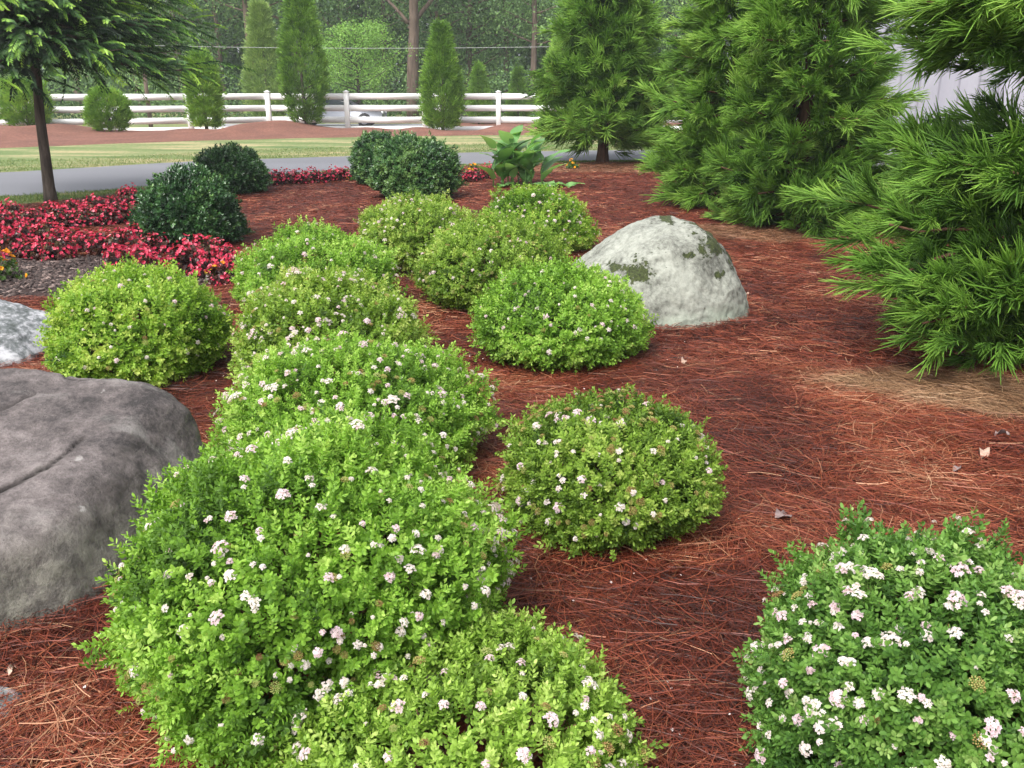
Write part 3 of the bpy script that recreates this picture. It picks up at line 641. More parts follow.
# ------------------------------------------------------------------ boulders
def boulder(name, loc, planes, size, label, mat, seed, p=10, rough=.05, rough_s=3.0, grooves=None, sub=6, sink=0.0):
    import bmesh
    bm = bmesh.new(); bmesh.ops.create_icosphere(bm, subdivisions=sub, radius=1); bm.verts.ensure_lookup_table()
    V = np.array([v.co[:] for v in bm.verts]); F = np.array([[v.index for v in f.verts] for f in bm.faces]); bm.free()
    N = np.array([q[:3] for q in planes], float); d = np.array([q[3] for q in planes]); N /= np.linalg.norm(N, axis=1)[:, None]
    a = np.clip(V @ N.T, 0, None)/d[None]; rr = (a**p).sum(1)**(-1/p); W = V*rr[:, None]*np.array(size)
    W += V*((fbm(W*rough_s+seed, seed, 5)-.5)*rough*2)[:, None]-V*(np.abs(fbm(W*rough_s*2.2+seed+4, seed+2, 4)-.5)*rough*.9)[:, None]+V*((fbm(W*38+seed, seed+6, 2)-.5)*.008)[:, None]+V*((fbm(W*rough_s*4+seed, seed+9, 4)-.5)*rough*.5)[:, None]
    crk = np.zeros(len(W))
    for g in (grooves or []):
        A = np.array(g[0], float); B = np.array(g[1], float); wv = g[2]; dep = g[3]
        q = np.stack([W[:, 0], W[:, 1], W[:, 2]], 1); q = q+(fbm(q*5, 3, 4)[:, None]-.5)*.16
        ab = (B-A)[:2]; tq = np.clip(((q[:, :2]-A[:2]) @ ab)/(ab @ ab), 0, 1); dist = np.linalg.norm(q[:, :2]-A[:2]-tq[:, None]*ab, axis=1)
        crk = np.maximum(crk, np.exp(-(dist/(wv*.9))**2)*(W[:, 2] > .2))
        W -= V*(dep*np.exp(-(dist/wv)**2)*np.clip(W[:, 2]*8, 0, 1))[:, None]
    o = mesh_obj(name, W, F, mat, smooth=True, attrs={'crack': crk}); o.location = tuple(float(x) for x in loc); return tag(o, label, 'boulder')
def gl(px, py): q = G(px, py, .46); return (q[0]+2.02, q[1]-2.98, 0)
# grey-brown stone
m, t, b = newmat('grey_stone'); a1 = noise(t, 2.2, 8, .6); a2 = noise(t, 14, 8, .7); a3 = noise(t, 3.0, 6, .65, stretch=(.6, 1.6, 1, .4)); a4 = noise(t, 75, 6, .75)
f = mth(t, 'ADD', mth(t, 'MULTIPLY', a1, .45), mth(t, 'ADD', mth(t, 'MULTIPLY', a2, .35), mth(t, 'MULTIPLY', a4, .20)))
c = ramp(t, [(.41, (.034, .028, .027)), (.5, (.130, .108, .104)), (.58, (.245, .210, .202))], f)
c = mix(t, ramp(t, [(.57, (0, 0, 0)), (.68, (.45, .45, .45))], a3), c, (.34, .32, .30))
geo = t.nodes.new('ShaderNodeTexCoord'); sx = t.nodes.new('ShaderNodeSeparateXYZ'); t.links.new(geo.outputs['Object'], sx.inputs[0])
low = mth(t, 'SUBTRACT', mth(t, 'ADD', mth(t, 'MULTIPLY', a1, .5), .12), sx.outputs[2])
c = mix(t, ramp(t, [(.0, (0, 0, 0)), (.18, (.55, .55, .55))], low), c, ramp(t, [(.42, (.035, .04, .025)), (.56, (.15, .16, .11))], a2))
c = mix(t, ramp(t, [(.66, (0, 0, 0)), (.71, (.7, .7, .7))], noise(t, 11, 4, .6)), c, (.42, .40, .38))
c = mix(t, attr(t, 'crack'), c, (.02, .016, .014))
t.links.new(c, b.inputs['Base Color']); b.inputs['Roughness'].default_value = .72
t.links.new(bump(t, mth(t, 'ADD', a2, mth(t, 'MULTIPLY', a4, .8)), .8, .02), b.inputs['Normal'])
boulder('boulder', (-2.02, 2.98, 0), [(.05, -.20, 1, .475), (-.05, -1, .70, .74), (1, -.20, .42, .74), (.75, -1, .45, .80), (.1, 1, .35, .67), (-1, 0, .3, .95), (.9, .8, .4, .92), (.6, -.15, 1, .71), (0, 0, -1, .5), (-.6, -1, .5, .8), (.35, -1.0, .8, .80)], (1, 1, 1),
        'huge smooth grey brown boulder with a crack across its flat top, left foreground', m, 5, p=30, rough=.05, rough_s=1.7, sub=7,
        grooves=[(gl(-30, 484), gl(48, 458), .009, .030), (gl(48, 458), gl(98, 434), .008, .022), (gl(-20, 432), gl(48, 411), .009, .022), (gl(60, 395), gl(110, 402), .007, .012)])
# white lichen stone
m, t, b = newmat('lichen_stone'); a1 = noise(t, 3.0, 8, .6); a2 = noise(t, 30, 8, .8); a5 = noise(t, 60, 4, .7)
f = mth(t, 'ADD', mth(t, 'MULTIPLY', a1, .5), mth(t, 'MULTIPLY', a2, .5))
c = ramp(t, [(.38, (.06, .06, .05)), (.45, (.165, .17, .145)), (.53, (.28, .29, .25)), (.66, (.38, .39, .34))], f)
sx = t.nodes.new('ShaderNodeSeparateXYZ'); tc = t.nodes.new('ShaderNodeTexCoord'); t.links.new(tc.outputs['Object'], sx.inputs[0])
low = mth(t, 'SUBTRACT', mth(t, 'ADD', mth(t, 'MULTIPLY', a1, .4), -.02), sx.outputs[2])
c = mix(t, ramp(t, [(0, (0, 0, 0)), (.12, (.6, .6, .6))], low), c, (.30, .36, .28))
ms = attr(t, 'moss'); mm = mth(t, 'ADD', ms, mth(t, 'MULTIPLY', mth(t, 'SUBTRACT', noise(t, 16, 6, .7), .5), 2.2))
mk = ramp(t, [(.50, (0, 0, 0)), (.58, (1, 1, 1))], mm)
c = mix(t, mk, c, ramp(t, [(.4, (.015, .022, .006)), (.6, (.055, .07, .016))], a5))
c = mix(t, ramp(t, [(.66, (0, 0, 0)), (.70, (.9, .9, .9))], noise(t, 26, 4, .6)), c, (.06, .065, .04))
t.links.new(c, b.inputs['Base Color']); b.inputs['Roughness'].default_value = .9
t.links.new(bump(t, mth(t, 'ADD', f, mth(t, 'MULTIPLY', mk, .4)), .7, .02), b.inputs['Normal'])
a = G(664, 341)
wb = boulder('boulder', (a[0]+.0, a[1]+.58, 0), [(.0, -.75, .9, .60), (.15, .2, 1, .655), (.9, -.1, .28, .62), (.75, 0, .75, .70), (-.66, -.1, .75, .50), (-1, 0, .15, .88), (.25, -1, .35, .56), (-.5, -1, .5, .56), (.8, -.7, .3, .60), (0, 1, .3, .6), (0, 0, -1, .5)], (1.19, 1.05, 1.25),
             'pale lichen covered dome boulder with dark moss patches behind the bright green spirea', m, 17, p=7, rough=.06, rough_s=2.4, sub=7)
co = np.empty(len(wb.data.vertices)*3, np.float32); wb.data.vertices.foreach_get('co', co); co = co.reshape(-1, 3)
W = co+np.array(wb.location); ppx, ppy = project(W)
ms = np.zeros(len(W))
for (qx, qy, rx, ry) in ((700, 230, 34, 13), (718, 240, 24, 14), (728, 252, 12, 12), (640, 272, 13, 10), (720, 275, 7, 4), (615, 268, 8, 4), (665, 216, 10, 3), (690, 256, 7, 4)):
    ctr = None; dd = np.hypot((ppx-qx)/rx, (ppy-qy)/ry)
    front = (W[:, 1] < wb.location.y+.25); ctr = W[np.argmin(dd+(~front)*99)]      # a patch about a point on the stone itself
    sz = np.array([rx, ry])*7.0/FOC; ms = np.maximum(ms, 1.0-np.sqrt(((W[:, 0]-ctr[0])/sz[0])**2+((W[:, 2]-ctr[2])/(sz[1]*1.1))**2+((W[:, 1]-ctr[1])/.5)**2)*.62)
at_ = wb.data.attributes.new('moss', 'FLOAT', 'POINT'); at_.data.foreach_set('value', np.clip(ms, -1, 1).astype(np.float32))
# white-grey stones at left
m, t, b = newmat('white_grey_stone'); a1 = noise(t, 5, 8, .7, stretch=(1, .6, 1.5)); a2 = noise(t, 26, 6, .7)
f = mth(t, 'ADD', mth(t, 'MULTIPLY', a1, .6), mth(t, 'MULTIPLY', a2, .4))
t.links.new(ramp(t, [(.40, (.05, .06, .055)), (.48, (.15, .16, .165)), (.54, (.36, .36, .38)), (.66, (.55, .55, .57))], f), b.inputs['Base Color']); b.inputs['Roughness'].default_value = .75
t.links.new(bump(t, f, .6, .02), b.inputs['Normal'])
a = G(-5, 372)
boulder('boulder', (a[0]-.30, a[1]+.22, 0), [(.35, -.2, 1, .33), (1, -.2, .6, .46), (.2, -1, .4, .36), (0, 1, .3, .5), (-1, 0, .3, .6), (0, 0, -1, .4), (1, 0, 0, .56)], (1, 1, .84), 'white and grey mottled boulder cut by the left edge beside the yellow green spirea', m, 23, p=9, rough=.05, sub=6)
a = G(-22, 742)
boulder('boulder', (a[0]-.03, a[1]+.02, 0), [(.2, -.3, 1, .07), (1, -.2, .6, .115), (.2, -1, .4, .12), (0, 1, .3, .13), (-1, 0, .3, .2), (0, 0, -1, .1)], (1, 1, 1), 'small white stone half sunk in the straw at the lower left corner', m, 29, p=8, rough=.012, sub=5)

# ------------------------------------------------------------------ spirea shrubs
def umbel(r, n=22, rad=.018):
    vs, fs, ts = [], [], []; b = 0
    for i in range(n):
        u = math.sqrt((i+.5)/n); a_ = i*2.4+r.normal()*.2; p = np.array([math.cos(a_)*u*rad, math.sin(a_)*u*rad, .010*(1-u*u)+r.normal()*.0012]); fr = .0050*(.8+.4*r.random())
        tl = np.array([math.cos(a_)*u*.6, math.sin(a_)*u*.6, 1])+r.normal(size=3)*.2; Mx = frames(tl[None], np.array([r.random()*6.28]))[0]
        V = [(0, 0, 0)]+[(math.cos(k*math.pi/5)*fr*(1 if k % 2 == 0 else .55), math.sin(k*math.pi/5)*fr*(1 if k % 2 == 0 else .55), fr*.25) for k in range(10)]
        F = [(0, 1+k, 1+(k+1) % 10) for k in range(10)]
        vs.append(np.array(V) @ Mx.T+p); fs.append(np.array(F)+b); b += 11; ts.append(np.array([.05]+[np.clip(.75+.2*r.normal(), .3, 1)]*10))
        vs.append(np.array([(-.0006, 0, -.012), (.0006, 0, -.012), tuple(p)])); fs.append(np.array([(0, 1, 2)])+b); b += 3; ts.append(np.zeros(3))
    return np.concatenate(vs), np.concatenate(fs), np.concatenate(ts)
def seedhead(r, n=40, rad=.02):
    vs, fs, ts = [], [], []; b = 0; oc = np.array([(1, 0, 0), (-1, 0, 0), (0, 1, 0), (0, -1, 0), (0, 0, 1), (0, 0, -1)], float); of = np.array([(0, 2, 4), (2, 1, 4), (1, 3, 4), (3, 0, 4), (2, 0, 5), (1, 2, 5), (3, 1, 5), (0, 3, 5)])
    for i in range(n):
        u = math.sqrt((i+.5)/n); a_ = i*2.4; p = np.array([math.cos(a_)*u*rad, math.sin(a_)*u*rad, .009*(1-u*u)+r.normal()*.0015])
        vs.append(oc*.0029*(.8+.5*r.random())+p); fs.append(of+b); b += 6; ts.append(np.full(6, .2*r.normal()))
    return np.concatenate(vs), np.concatenate(fs), np.concatenate(ts)
def petalmat(name, stops):
    m = leafmat(name, stops, .6, .4, .3); return m
M['petal_white'] = petalmat('petal_white', [(0, (.35, .42, .20)), (.15, (.68, .56, .50)), (.6, (.82, .73, .75)), (1, (.86, .82, .84))])
M['petal_pink'] = petalmat('petal_pink', [(0, (.35, .35, .20)), (.15, (.66, .42, .48)), (.6, (.80, .64, .72)), (1, (.86, .76, .82))])
M['seedhead'] = leafmat('seedhead', [(0, (.24, .11, .05)), (.5, (.36, .30, .09)), (1, (.36, .42, .13))], .7, .2)
fr_ = np.random.default_rng(90)
FLOW = []; UMB = []
for k in range(4):
    V, F, T = umbel(fr_, (18, 26, 34, 12)[k], (.0115, .015, .019, .009)[k])
    UMB.append((V, F, T))
    for nm in ('petal_white', 'petal_pink'):
        o = mesh_obj('flower_template', V, F, M[nm], tint=T); FLOW.append(o.data); bpy.data.objects.remove(o)
SEED = [seedhead(fr_) for _ in range(3)]
def fit(x0, x1, y0, y1, ratio=1.0, pad=.02, cz=.40):
    """ellipsoidal mound whose outline fills the photographed box, standing on the bed"""
    th = np.linspace(0, 2*np.pi, 40); ph = np.linspace(-np.pi/2, np.pi/2, 21); TH, PH = np.meshgrid(th, ph)
    a = .5; h = .5; p = G((x0+x1)/2, y1); cx, cy = p[0], p[1]+.4
    for _ in range(60):
        zc = h*cz; b_ = a*ratio
        P = np.stack([cx+a*np.cos(PH)*np.cos(TH), cy+b_*np.cos(PH)*np.sin(TH), zc+np.where(PH > 0, h-zc, zc*.92)*np.sin(PH)], -1).reshape(-1, 3)
        u, v = project(P); s_ = (cy*cp+1.4*sp_)/FOC
        a += ((x1-x0)-(u.max()-u.min()))*s_*.4; cx += ((x0+x1)-(u.max()+u.min()))*.5*s_*.7
        cy += (v.max()-y1)*s_*1.2; h += (v.min()-y0)*s_*.7; h = max(h, .2)
    return cx, cy, a-pad, a*ratio-pad, h-pad
LEAF = {}
def leafset(key, n, L, W, stem, fine, seed, **k):
    r = np.random.default_rng(seed); LEAF[key] = [rosette(r, n, L, W, stem, fine, **k) for _ in range(5)]
leafset('near', 16, .0195, .0102, .052, True, 1, open_=78, tip_open=38); leafset('mid', 13, .026, .0145, .06, False, 2, open_=78, tip_open=38)
leafset('holly', 12, .042, .022, .06, False, 4, open_=70, tip_open=30)
def spmat(name, dk, md, lt, tip): return leafmat(name, [(0, dk), (.35, md), (.68, lt), (1, tip)], .5, .42, .35)
M['sp_vivid'] = spmat('spirea_vivid', (.045, .10, .018), (.14, .285, .032), (.28, .50, .062), (.47, .66, .15))
M['sp_lime'] = spmat('spirea_lime', (.04, .10, .014), (.15, .30, .03), (.31, .50, .06), (.52, .63, .14))
M['sp_olive'] = spmat('spirea_olive', (.045, .095, .015), (.15, .265, .03), (.29, .45, .065), (.48, .58, .15))
M['sp_deep'] = spmat('spirea_deep', (.03, .075, .018), (.085, .20, .035), (.18, .35, .065), (.34, .50, .15))
M['sp_fresh'] = spmat('spirea_fresh', (.05, .10, .02), (.19, .33, .045), (.36, .55, .09), (.56, .70, .20))
M['holly'] = leafmat('holly_leaf', [(0, (.010, .030, .012)), (.4, (.026, .075, .025)), (.75, (.06, .15, .04)), (1, (.16, .28, .08))], .28, .12, .6)
def shrub(name, box, label, mat, dens, leaf, seed, nfl=40, seeds=60, pink=.5, ratio=1.0, cz=.40, lump=.13, t0=.45, group='low white flowering spirea mounds', cat='shrub', fl_side=None, params=None, lscale=1.0, flscale=1.0, stems=True):
    r = np.random.default_rng(seed); cx, cy, a, b_, h = params or fit(*box, ratio=ratio, cz=cz)
    root = thing(name, (cx, cy, 0), label, cat, group)
    zc = h*cz
    def surf(D, lay=1.0):
        """radius-scaled point for unit directions"""
        z_ax = np.where(D[:, 2] > 0, h-zc, zc*.92)
        rad = 1+lump*1.3*(fbm(D*2.0+seed*3.1, seed, 2)-.5)*2+lump*1.1*(fbm(D*5+seed, seed+5, 2)-.5)*2
        # squarer shoulders than a pure ellipsoid
        q = (np.abs(D[:, :2]**2).sum(1)**1.05+np.abs(D[:, 2])**2.1)**(-1/2.1)
        return D*np.stack([np.full(len(D), a), np.full(len(D), b_), z_ax], 1)*(rad*np.minimum(q, 1.05)*lay)[:, None]+np.array([0, 0, zc])
    area = 2*np.pi*a*h*1.15+np.pi*a*a*.5; n = int(area*dens)
    O = []; D_ = []; T = []
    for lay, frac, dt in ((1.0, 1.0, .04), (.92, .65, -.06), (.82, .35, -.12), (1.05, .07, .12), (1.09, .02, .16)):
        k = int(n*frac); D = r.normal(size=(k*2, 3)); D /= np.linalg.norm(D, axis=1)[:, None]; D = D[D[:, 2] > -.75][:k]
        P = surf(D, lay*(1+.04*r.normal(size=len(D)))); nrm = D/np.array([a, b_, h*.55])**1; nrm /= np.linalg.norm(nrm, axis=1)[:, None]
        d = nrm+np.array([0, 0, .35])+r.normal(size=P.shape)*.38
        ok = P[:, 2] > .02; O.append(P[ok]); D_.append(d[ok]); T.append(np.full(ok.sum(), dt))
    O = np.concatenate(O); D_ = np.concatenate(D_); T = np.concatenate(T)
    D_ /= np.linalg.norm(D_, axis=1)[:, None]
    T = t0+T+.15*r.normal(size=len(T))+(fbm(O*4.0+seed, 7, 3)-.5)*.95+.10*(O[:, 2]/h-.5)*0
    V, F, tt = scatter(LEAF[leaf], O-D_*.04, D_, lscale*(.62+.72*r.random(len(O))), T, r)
    ok = V[:, 2] < .012; V[ok, 2] = .012+.02*r.random(ok.sum())
    mesh_obj('foliage', V, F, M[mat], root, tt)
    if stems:
        mb = MB()
        for k in range(46):
            az = r.random()*6.28; el = R(8+70*r.random()); D = np.array([[math.cos(az)*math.cos(el), math.sin(az)*math.cos(el), math.sin(el)*.9-.1]]); e = surf(D, .94)[0]
            mb.tube(curvy((r.normal()*.06, r.normal()*.06, -.03), e, 6, .10, r), np.linspace(.005, .002, 6), 4)
        mb.build('stems', M['twig'], root)
    if seeds:
        D = r.normal(size=(seeds*5, 3)); D /= np.linalg.norm(D, axis=1)[:, None]; D = D[D[:, 2] > -.2]
        wgt = fbm(D*3.4+seed*1.7, seed+3, 2)+r.random(len(D))*.35; D = D[np.argsort(-wgt)][:seeds]; P = surf(D, 1.045); nn = D+np.array([0, 0, .6])
        V, F, tt = scatter(SEED, P, nn, .62*flscale*(.7+.7*r.random(len(D))), .5+.25*r.normal(size=len(D)), r)
        tag(mesh_obj('seed_heads', V, F, M['seedhead'], root, tt), kind='stuff')
    if nfl:
        # flowers on the side that is open to view and on top, in loose drifts
        D = r.normal(size=(nfl*7, 3)); D /= np.linalg.norm(D, axis=1)[:, None]; D = D[D[:, 2] > -.30]
        wgt = fbm(D*3.0+seed*2.7, seed+1, 2)*.45+r.random(len(D))*.9+.22*(D[:, 2] > .1)
        if fl_side is not None: wgt = wgt+.40*(D @ np.array(fl_side))
        wgt = wgt+.55*(D[:, 1] < .30)
        D = D[np.argsort(-wgt)][:nfl]; P = surf(D, 1.03+.03*r.random(len(D)))
        for k in range(len(D)):
            fo = bpy.data.objects.new('flower_cluster', FLOW[2*int(r.integers(0, 4))+(1 if r.random() < pink else 0)]); COL.objects.link(fo); fo.parent = root
            nn = D[k]*np.array([1, 1, 1])+np.array([0, 0, .55])+r.normal(size=3)*.22; Mx = frames(nn[None], np.array([r.random()*6.28]))[0]
            import mathutils
            mt = mathutils.Matrix(Mx.tolist()).to_4x4(); mt.translation = P[k].tolist(); s_ = flscale*(.62+.62*r.random()**1.3); fo.matrix_local = mt @ mathutils.Matrix.Diagonal((s_, s_, s_*1.15, 1))
        D = r.normal(size=(nfl*9, 3)); D /= np.linalg.norm(D, axis=1)[:, None]; D = D[D[:, 2] > -.25]
        wgt = fbm(D*3.4+seed*1.3, seed+6, 2)*.5+r.random(len(D))*.9+(0 if fl_side is None else .3*(D @ np.array(fl_side))); D = D[np.argsort(-wgt)][:int(nfl*1.9)]
        V, F, tt = scatter(UMB, surf(D, 1.03+.03*r.random(len(D))), D+np.array([0, 0, .55])+r.normal(size=D.shape)*.25, flscale*(.42+.45*r.random(len(D))), np.zeros(len(D)), r)
        tag(mesh_obj('small_flower_clusters', V, F, M['petal_white'], root, tt), kind='stuff')
    return root, (cx, cy, a, b_, h)

SH = []
def S(*a_, **k): q = shrub('spirea_shrub', *a_, **k); SH.append(q[1]); return q
S((44, 226, 268, 384), 'yellow green spirea behind the huge grey boulder, left of the column of mounds', 'sp_lime', 1000, 'mid', 101, nfl=26, seeds=30, cz=.42, t0=.52)
S((238, 393, 229, 318), 'fresh green spirea mound, farthest of the front left column, beside the red begonias', 'sp_vivid', 800, 'mid', 102, nfl=42, seeds=30, t0=.50, flscale=1.1)
S((236, 421, 277, 394), 'spirea heavily dotted with white blooms, second farthest in the front left column', 'sp_olive', 900, 'mid', 103, nfl=90, seeds=60, t0=.52, flscale=1.05, fl_side=(-.4, -.3, .4))
S((226, 486, 338, 492), 'spirea mound thick with white blooms directly behind the largest spirea', 'sp_vivid', 1350, 'near', 104, nfl=98, seeds=80, t0=.50, flscale=1.1)
S((102, 506, 428, 742), 'largest vivid green spirea mound in the foreground beside the grey boulder', 'sp_vivid', 1550, 'near', 105, nfl=98, seeds=120, flscale=.9, t0=.47, cz=.38, fl_side=(.3, -.1, .2), pink=.45)
S((270, 644, 612, 905), 'bright green spirea cut by the bottom edge, in front of the largest mound', 'sp_fresh', 1550, 'near', 106, nfl=60, seeds=70, t0=.42, pink=.5, cz=.4)
S((742, 1120, 530, 860), 'spirea crowded with pinkish white flower clusters in the lower right corner', 'sp_deep', 1550, 'near', 107, nfl=100, seeds=40, t0=.46, pink=.55, flscale=1.0, fl_side=(-.30, -.2, .3), cz=.4)
S((506, 718, 395, 545), 'olive tinged spirea standing alone on the straw in the middle, with rusty seed heads', 'sp_olive', 1450, 'near', 108, nfl=34, seeds=190, t0=.40, cz=.45, fl_side=(-.4, -.2, .1))
S((477, 646, 266, 366), 'neat bright green spirea mound in front of the pale lichen boulder', 'sp_vivid', 1150, 'mid', 109, nfl=34, seeds=10, t0=.46, cz=.42, lump=.05, fl_side=(.3, -.2, .2))
S((416, 566, 217, 309), 'brownish green spirea left of the pale boulder, between brighter mounds', 'sp_olive', 900, 'mid', 110, nfl=26, seeds=150, t0=.42, cz=.42)
S((360, 475, 194, 272), 'white speckled spirea in the back row in front of the glossy dark shrub', 'sp_olive', 850, 'mid', 111, nfl=60, seeds=60, t0=.56)
S((478, 592, 189, 256), 'white speckled spirea in the back row below the broad leaved canna', 'sp_lime', 850, 'mid', 112, nfl=60, seeds=40, t0=.40)

# glossy dark shrubs
gh = 'glossy dark evergreen shrubs'
def H(*a_, **k): q = shrub('holly_shrub', *a_, nfl=0, seeds=0, group=gh, **k); SH.append(q[1]); return q
H((136, 240, 172, 248), 'large round dark holly shrub among the red begonias', 'holly', 520, 'holly', 121, t0=.42, lump=.12, lscale=1.1)
H((196, 266, 147, 194), 'smaller dark holly shrub beside the driveway behind the large round one', 'holly', 480, 'holly', 122, t0=.38, lscale=1.15)
H((372, 455, 138, 200), 'wide glossy green shrub behind the spirea back row', 'holly', 500, 'holly', 123, t0=.66, lump=.14, lscale=1.15)
H((352, 402, 133, 186), 'tall dark shrub pressed against the left of the wide glossy one', 'holly', 480, 'holly', 124, t0=.52, lump=.14, lscale=1.1)
H((226, 252, 218, 240), 'tiny grey green sprig at the right foot of the large round holly', 'holly', 600, 'holly', 125, t0=.6, lump=.2, lscale=.8)

# ------------------------------------------------------------------ begonias, marigolds, canna
M['begonia_leaf'] = leafmat('begonia_leaf', [(0, (.025, .010, .010)), (.5, (.075, .022, .018)), (1, (.10, .09, .03))], .35, .2, .5)
M['begonia_petal'] = leafmat('begonia_petal', [(0, (.30, .008, .04)), (.45, (.64, .035, .10)), (.8, (.80, .14, .22)), (1, (.88, .38, .46))], .5, .35)
M['marigold'] = leafmat('marigold_petal', [(0, (.6, .12, .005)), (.5, (.8, .35, .01)), (1, (.85, .55, .03))], .6, .3)
M['canna'] = leafmat('canna_leaf', [(0, (.07, .17, .05)), (.5, (.20, .42, .12)), (1, (.38, .60, .26))], .35, .35, .5)
def bloom(r, n=5, s_=.02):
    vs, fs, ts = [], [], []; b = 0
    for i in range(n):
        a_ = i*2*np.pi/n+r.normal()*.2; d = np.array([[math.cos(a_), math.sin(a_), .55+.3*r.random()]]); V0, F0 = leaf_vf(s_*(.8+.4*r.random()), s_*1.1, .3, .3, False)
        V = np.einsum('ij,kj->ki', frames(d, np.array([math.pi/2*0+r.normal()*.2]))[0], V0); vs.append(V); fs.append(F0+b); b += len(V); ts.append(np.full(len(V), .1*r.normal()))
    return np.concatenate(vs), np.concatenate(fs), np.concatenate(ts)
br = np.random.default_rng(77); BLOOM = [bloom(br) for _ in range(4)]; BLOOM_M = [bloom(br, 14, .022) for _ in range(3)]
LEAF['beg'] = [rosette(br, 8, .05, .045, .05, False, open_=75, tip_open=45) for _ in range(4)]
def flower_clump(name, X, Y, rad, h, nbl, pet, leafm, temps, seed, bs=1.0, ls=1.0):
    r = np.random.default_rng(seed); root = thing(name, (X, Y, float(bed_h(np.array([X]), np.array([Y]))[0])-.01), None, None)
    n = 70; D = r.normal(size=(n, 3)); D[:, 2] = np.abs(D[:, 2]); D /= np.linalg.norm(D, axis=1)[:, None]; q = r.random(n)**.35
    O = D*np.array([rad, rad, h])*q[:, None]*.92; V, F, tt = scatter(LEAF['beg'], O, D+np.array([0, 0, .6]), ls*(.7+.5*r.random(n)), .4+.2*r.normal(size=n), r); V[:, 2] = np.maximum(V[:, 2], .01)
    mesh_obj('foliage', V, F, M[leafm], root, tt)
    D = r.normal(size=(nbl*3, 3)); D /= np.linalg.norm(D, axis=1)[:, None]; D = D[D[:, 2] > -.05][:nbl]; O = D*np.array([rad, rad, h])*(1+.10*r.normal(size=len(D)))[:, None]+np.array([0, 0, .03])
    V, F, tt = scatter(temps, O, D+r.normal(size=D.shape)*.5+np.array([0, 0, .2]), bs*(.8+.5*r.random(len(D))), .5+.22*r.normal(size=len(D)), r); V[:, 2] = np.maximum(V[:, 2], .012)
    tag(mesh_obj('blooms', V, F, M[pet], root, tt), kind='stuff'); return root
areas = [('in the dense patch at the left edge', [(-8, 222), (8, 226), (30, 230), (52, 226), (4, 243), (24, 247), (45, 247), (8, 262), (32, 264), (56, 266), (64, 252), (-12, 250)]),
         ('in the back row between the trunk and the large holly', [(74, 224), (94, 222), (112, 218), (130, 212), (146, 209), (84, 234), (102, 232), (121, 229), (138, 226), (60, 236), (127, 207)]),
         ('in the short front row behind the yellow green spirea', [(84, 259), (102, 261), (122, 266), (138, 258), (153, 262), (118, 278), (137, 275), (150, 284)]),
         ('in the cluster below the large holly', [(184, 282), (198, 272), (212, 268), (226, 277), (205, 286), (222, 292), (232, 284)]),
         ('in the narrow row beside the driveway', [(274, 190), (286, 189), (298, 188), (310, 187), (322, 186), (334, 185), (345, 184)]),
         ('next to the canna beside the driveway', [(462, 184), (474, 184), (486, 183)])]
protos = [flower_clump('begonia_plant', *G(-8, 222)[:2], .155, .19, 85, 'begonia_petal', 'begonia_leaf', BLOOM, 200+k, bs=.95, ls=.85) for k in range(4)]
used = set(); k = 0
words = ['leftmost', 'second from left', 'third from left', 'fourth from left', 'fifth from left', 'sixth from left', 'seventh from left', 'eighth from left', 'ninth from left', 'tenth from left', 'eleventh from left', 'rightmost']
for ar, pts in areas:
    pts = sorted(pts)
    for q, (px, py) in enumerate(pts):
        X, Y, _ = G(px, py); Y += .10; s_ = protos[k % 4]
        if k < 4: c = s_
        else:
            c = s_.copy(); COL.objects.link(c)
            for ch in s_.children:
                d = ch.copy(); COL.objects.link(d); d.parent = c
        sc_ = .9+.3*br.random(); c.location = (X, Y, float(bed_h(np.array([X]), np.array([Y]))[0])-.01); c.scale = (sc_, sc_, sc_*(.85+.3*br.random())); c.rotation_euler = (0, 0, br.random()*6.28)
        tag(c, f"red begonia {ar}, {'rightmost' if q == len(pts)-1 else words[q]}", 'flowering plant', 'red begonias planted in drifts'); k += 1
M['mari_leaf'] = leafmat('marigold_leaf', [(0, (.03, .06, .01)), (.6, (.08, .16, .03)), (1, (.12, .22, .04))], .5, .3)
for (px, py, lab, s_, nb) in ((2, 286, 'low yellow and orange marigold at the left edge above the white grey boulder', .9, 26), (217, 288, 'tiny orange marigold tucked between red begonias and spirea', .5, 14), (353, 184, 'small yellow marigold at the right end of the begonia row', .5, 12),
                              (473, 178, 'yellow marigold just behind the begonias left of the canna', .7, 14), (573, 172, 'yellow marigold right of the canna beside the driveway', .7, 12)):
    X, Y, _ = G(px, py); c = flower_clump('marigold_plant', X, Y+.05, .17*s_/.9, .2*s_/.9, nb, 'marigold', 'mari_leaf', BLOOM_M, 300+px, bs=1.2, ls=.7); tag(c, lab, 'flowering plant', 'marigold plants')
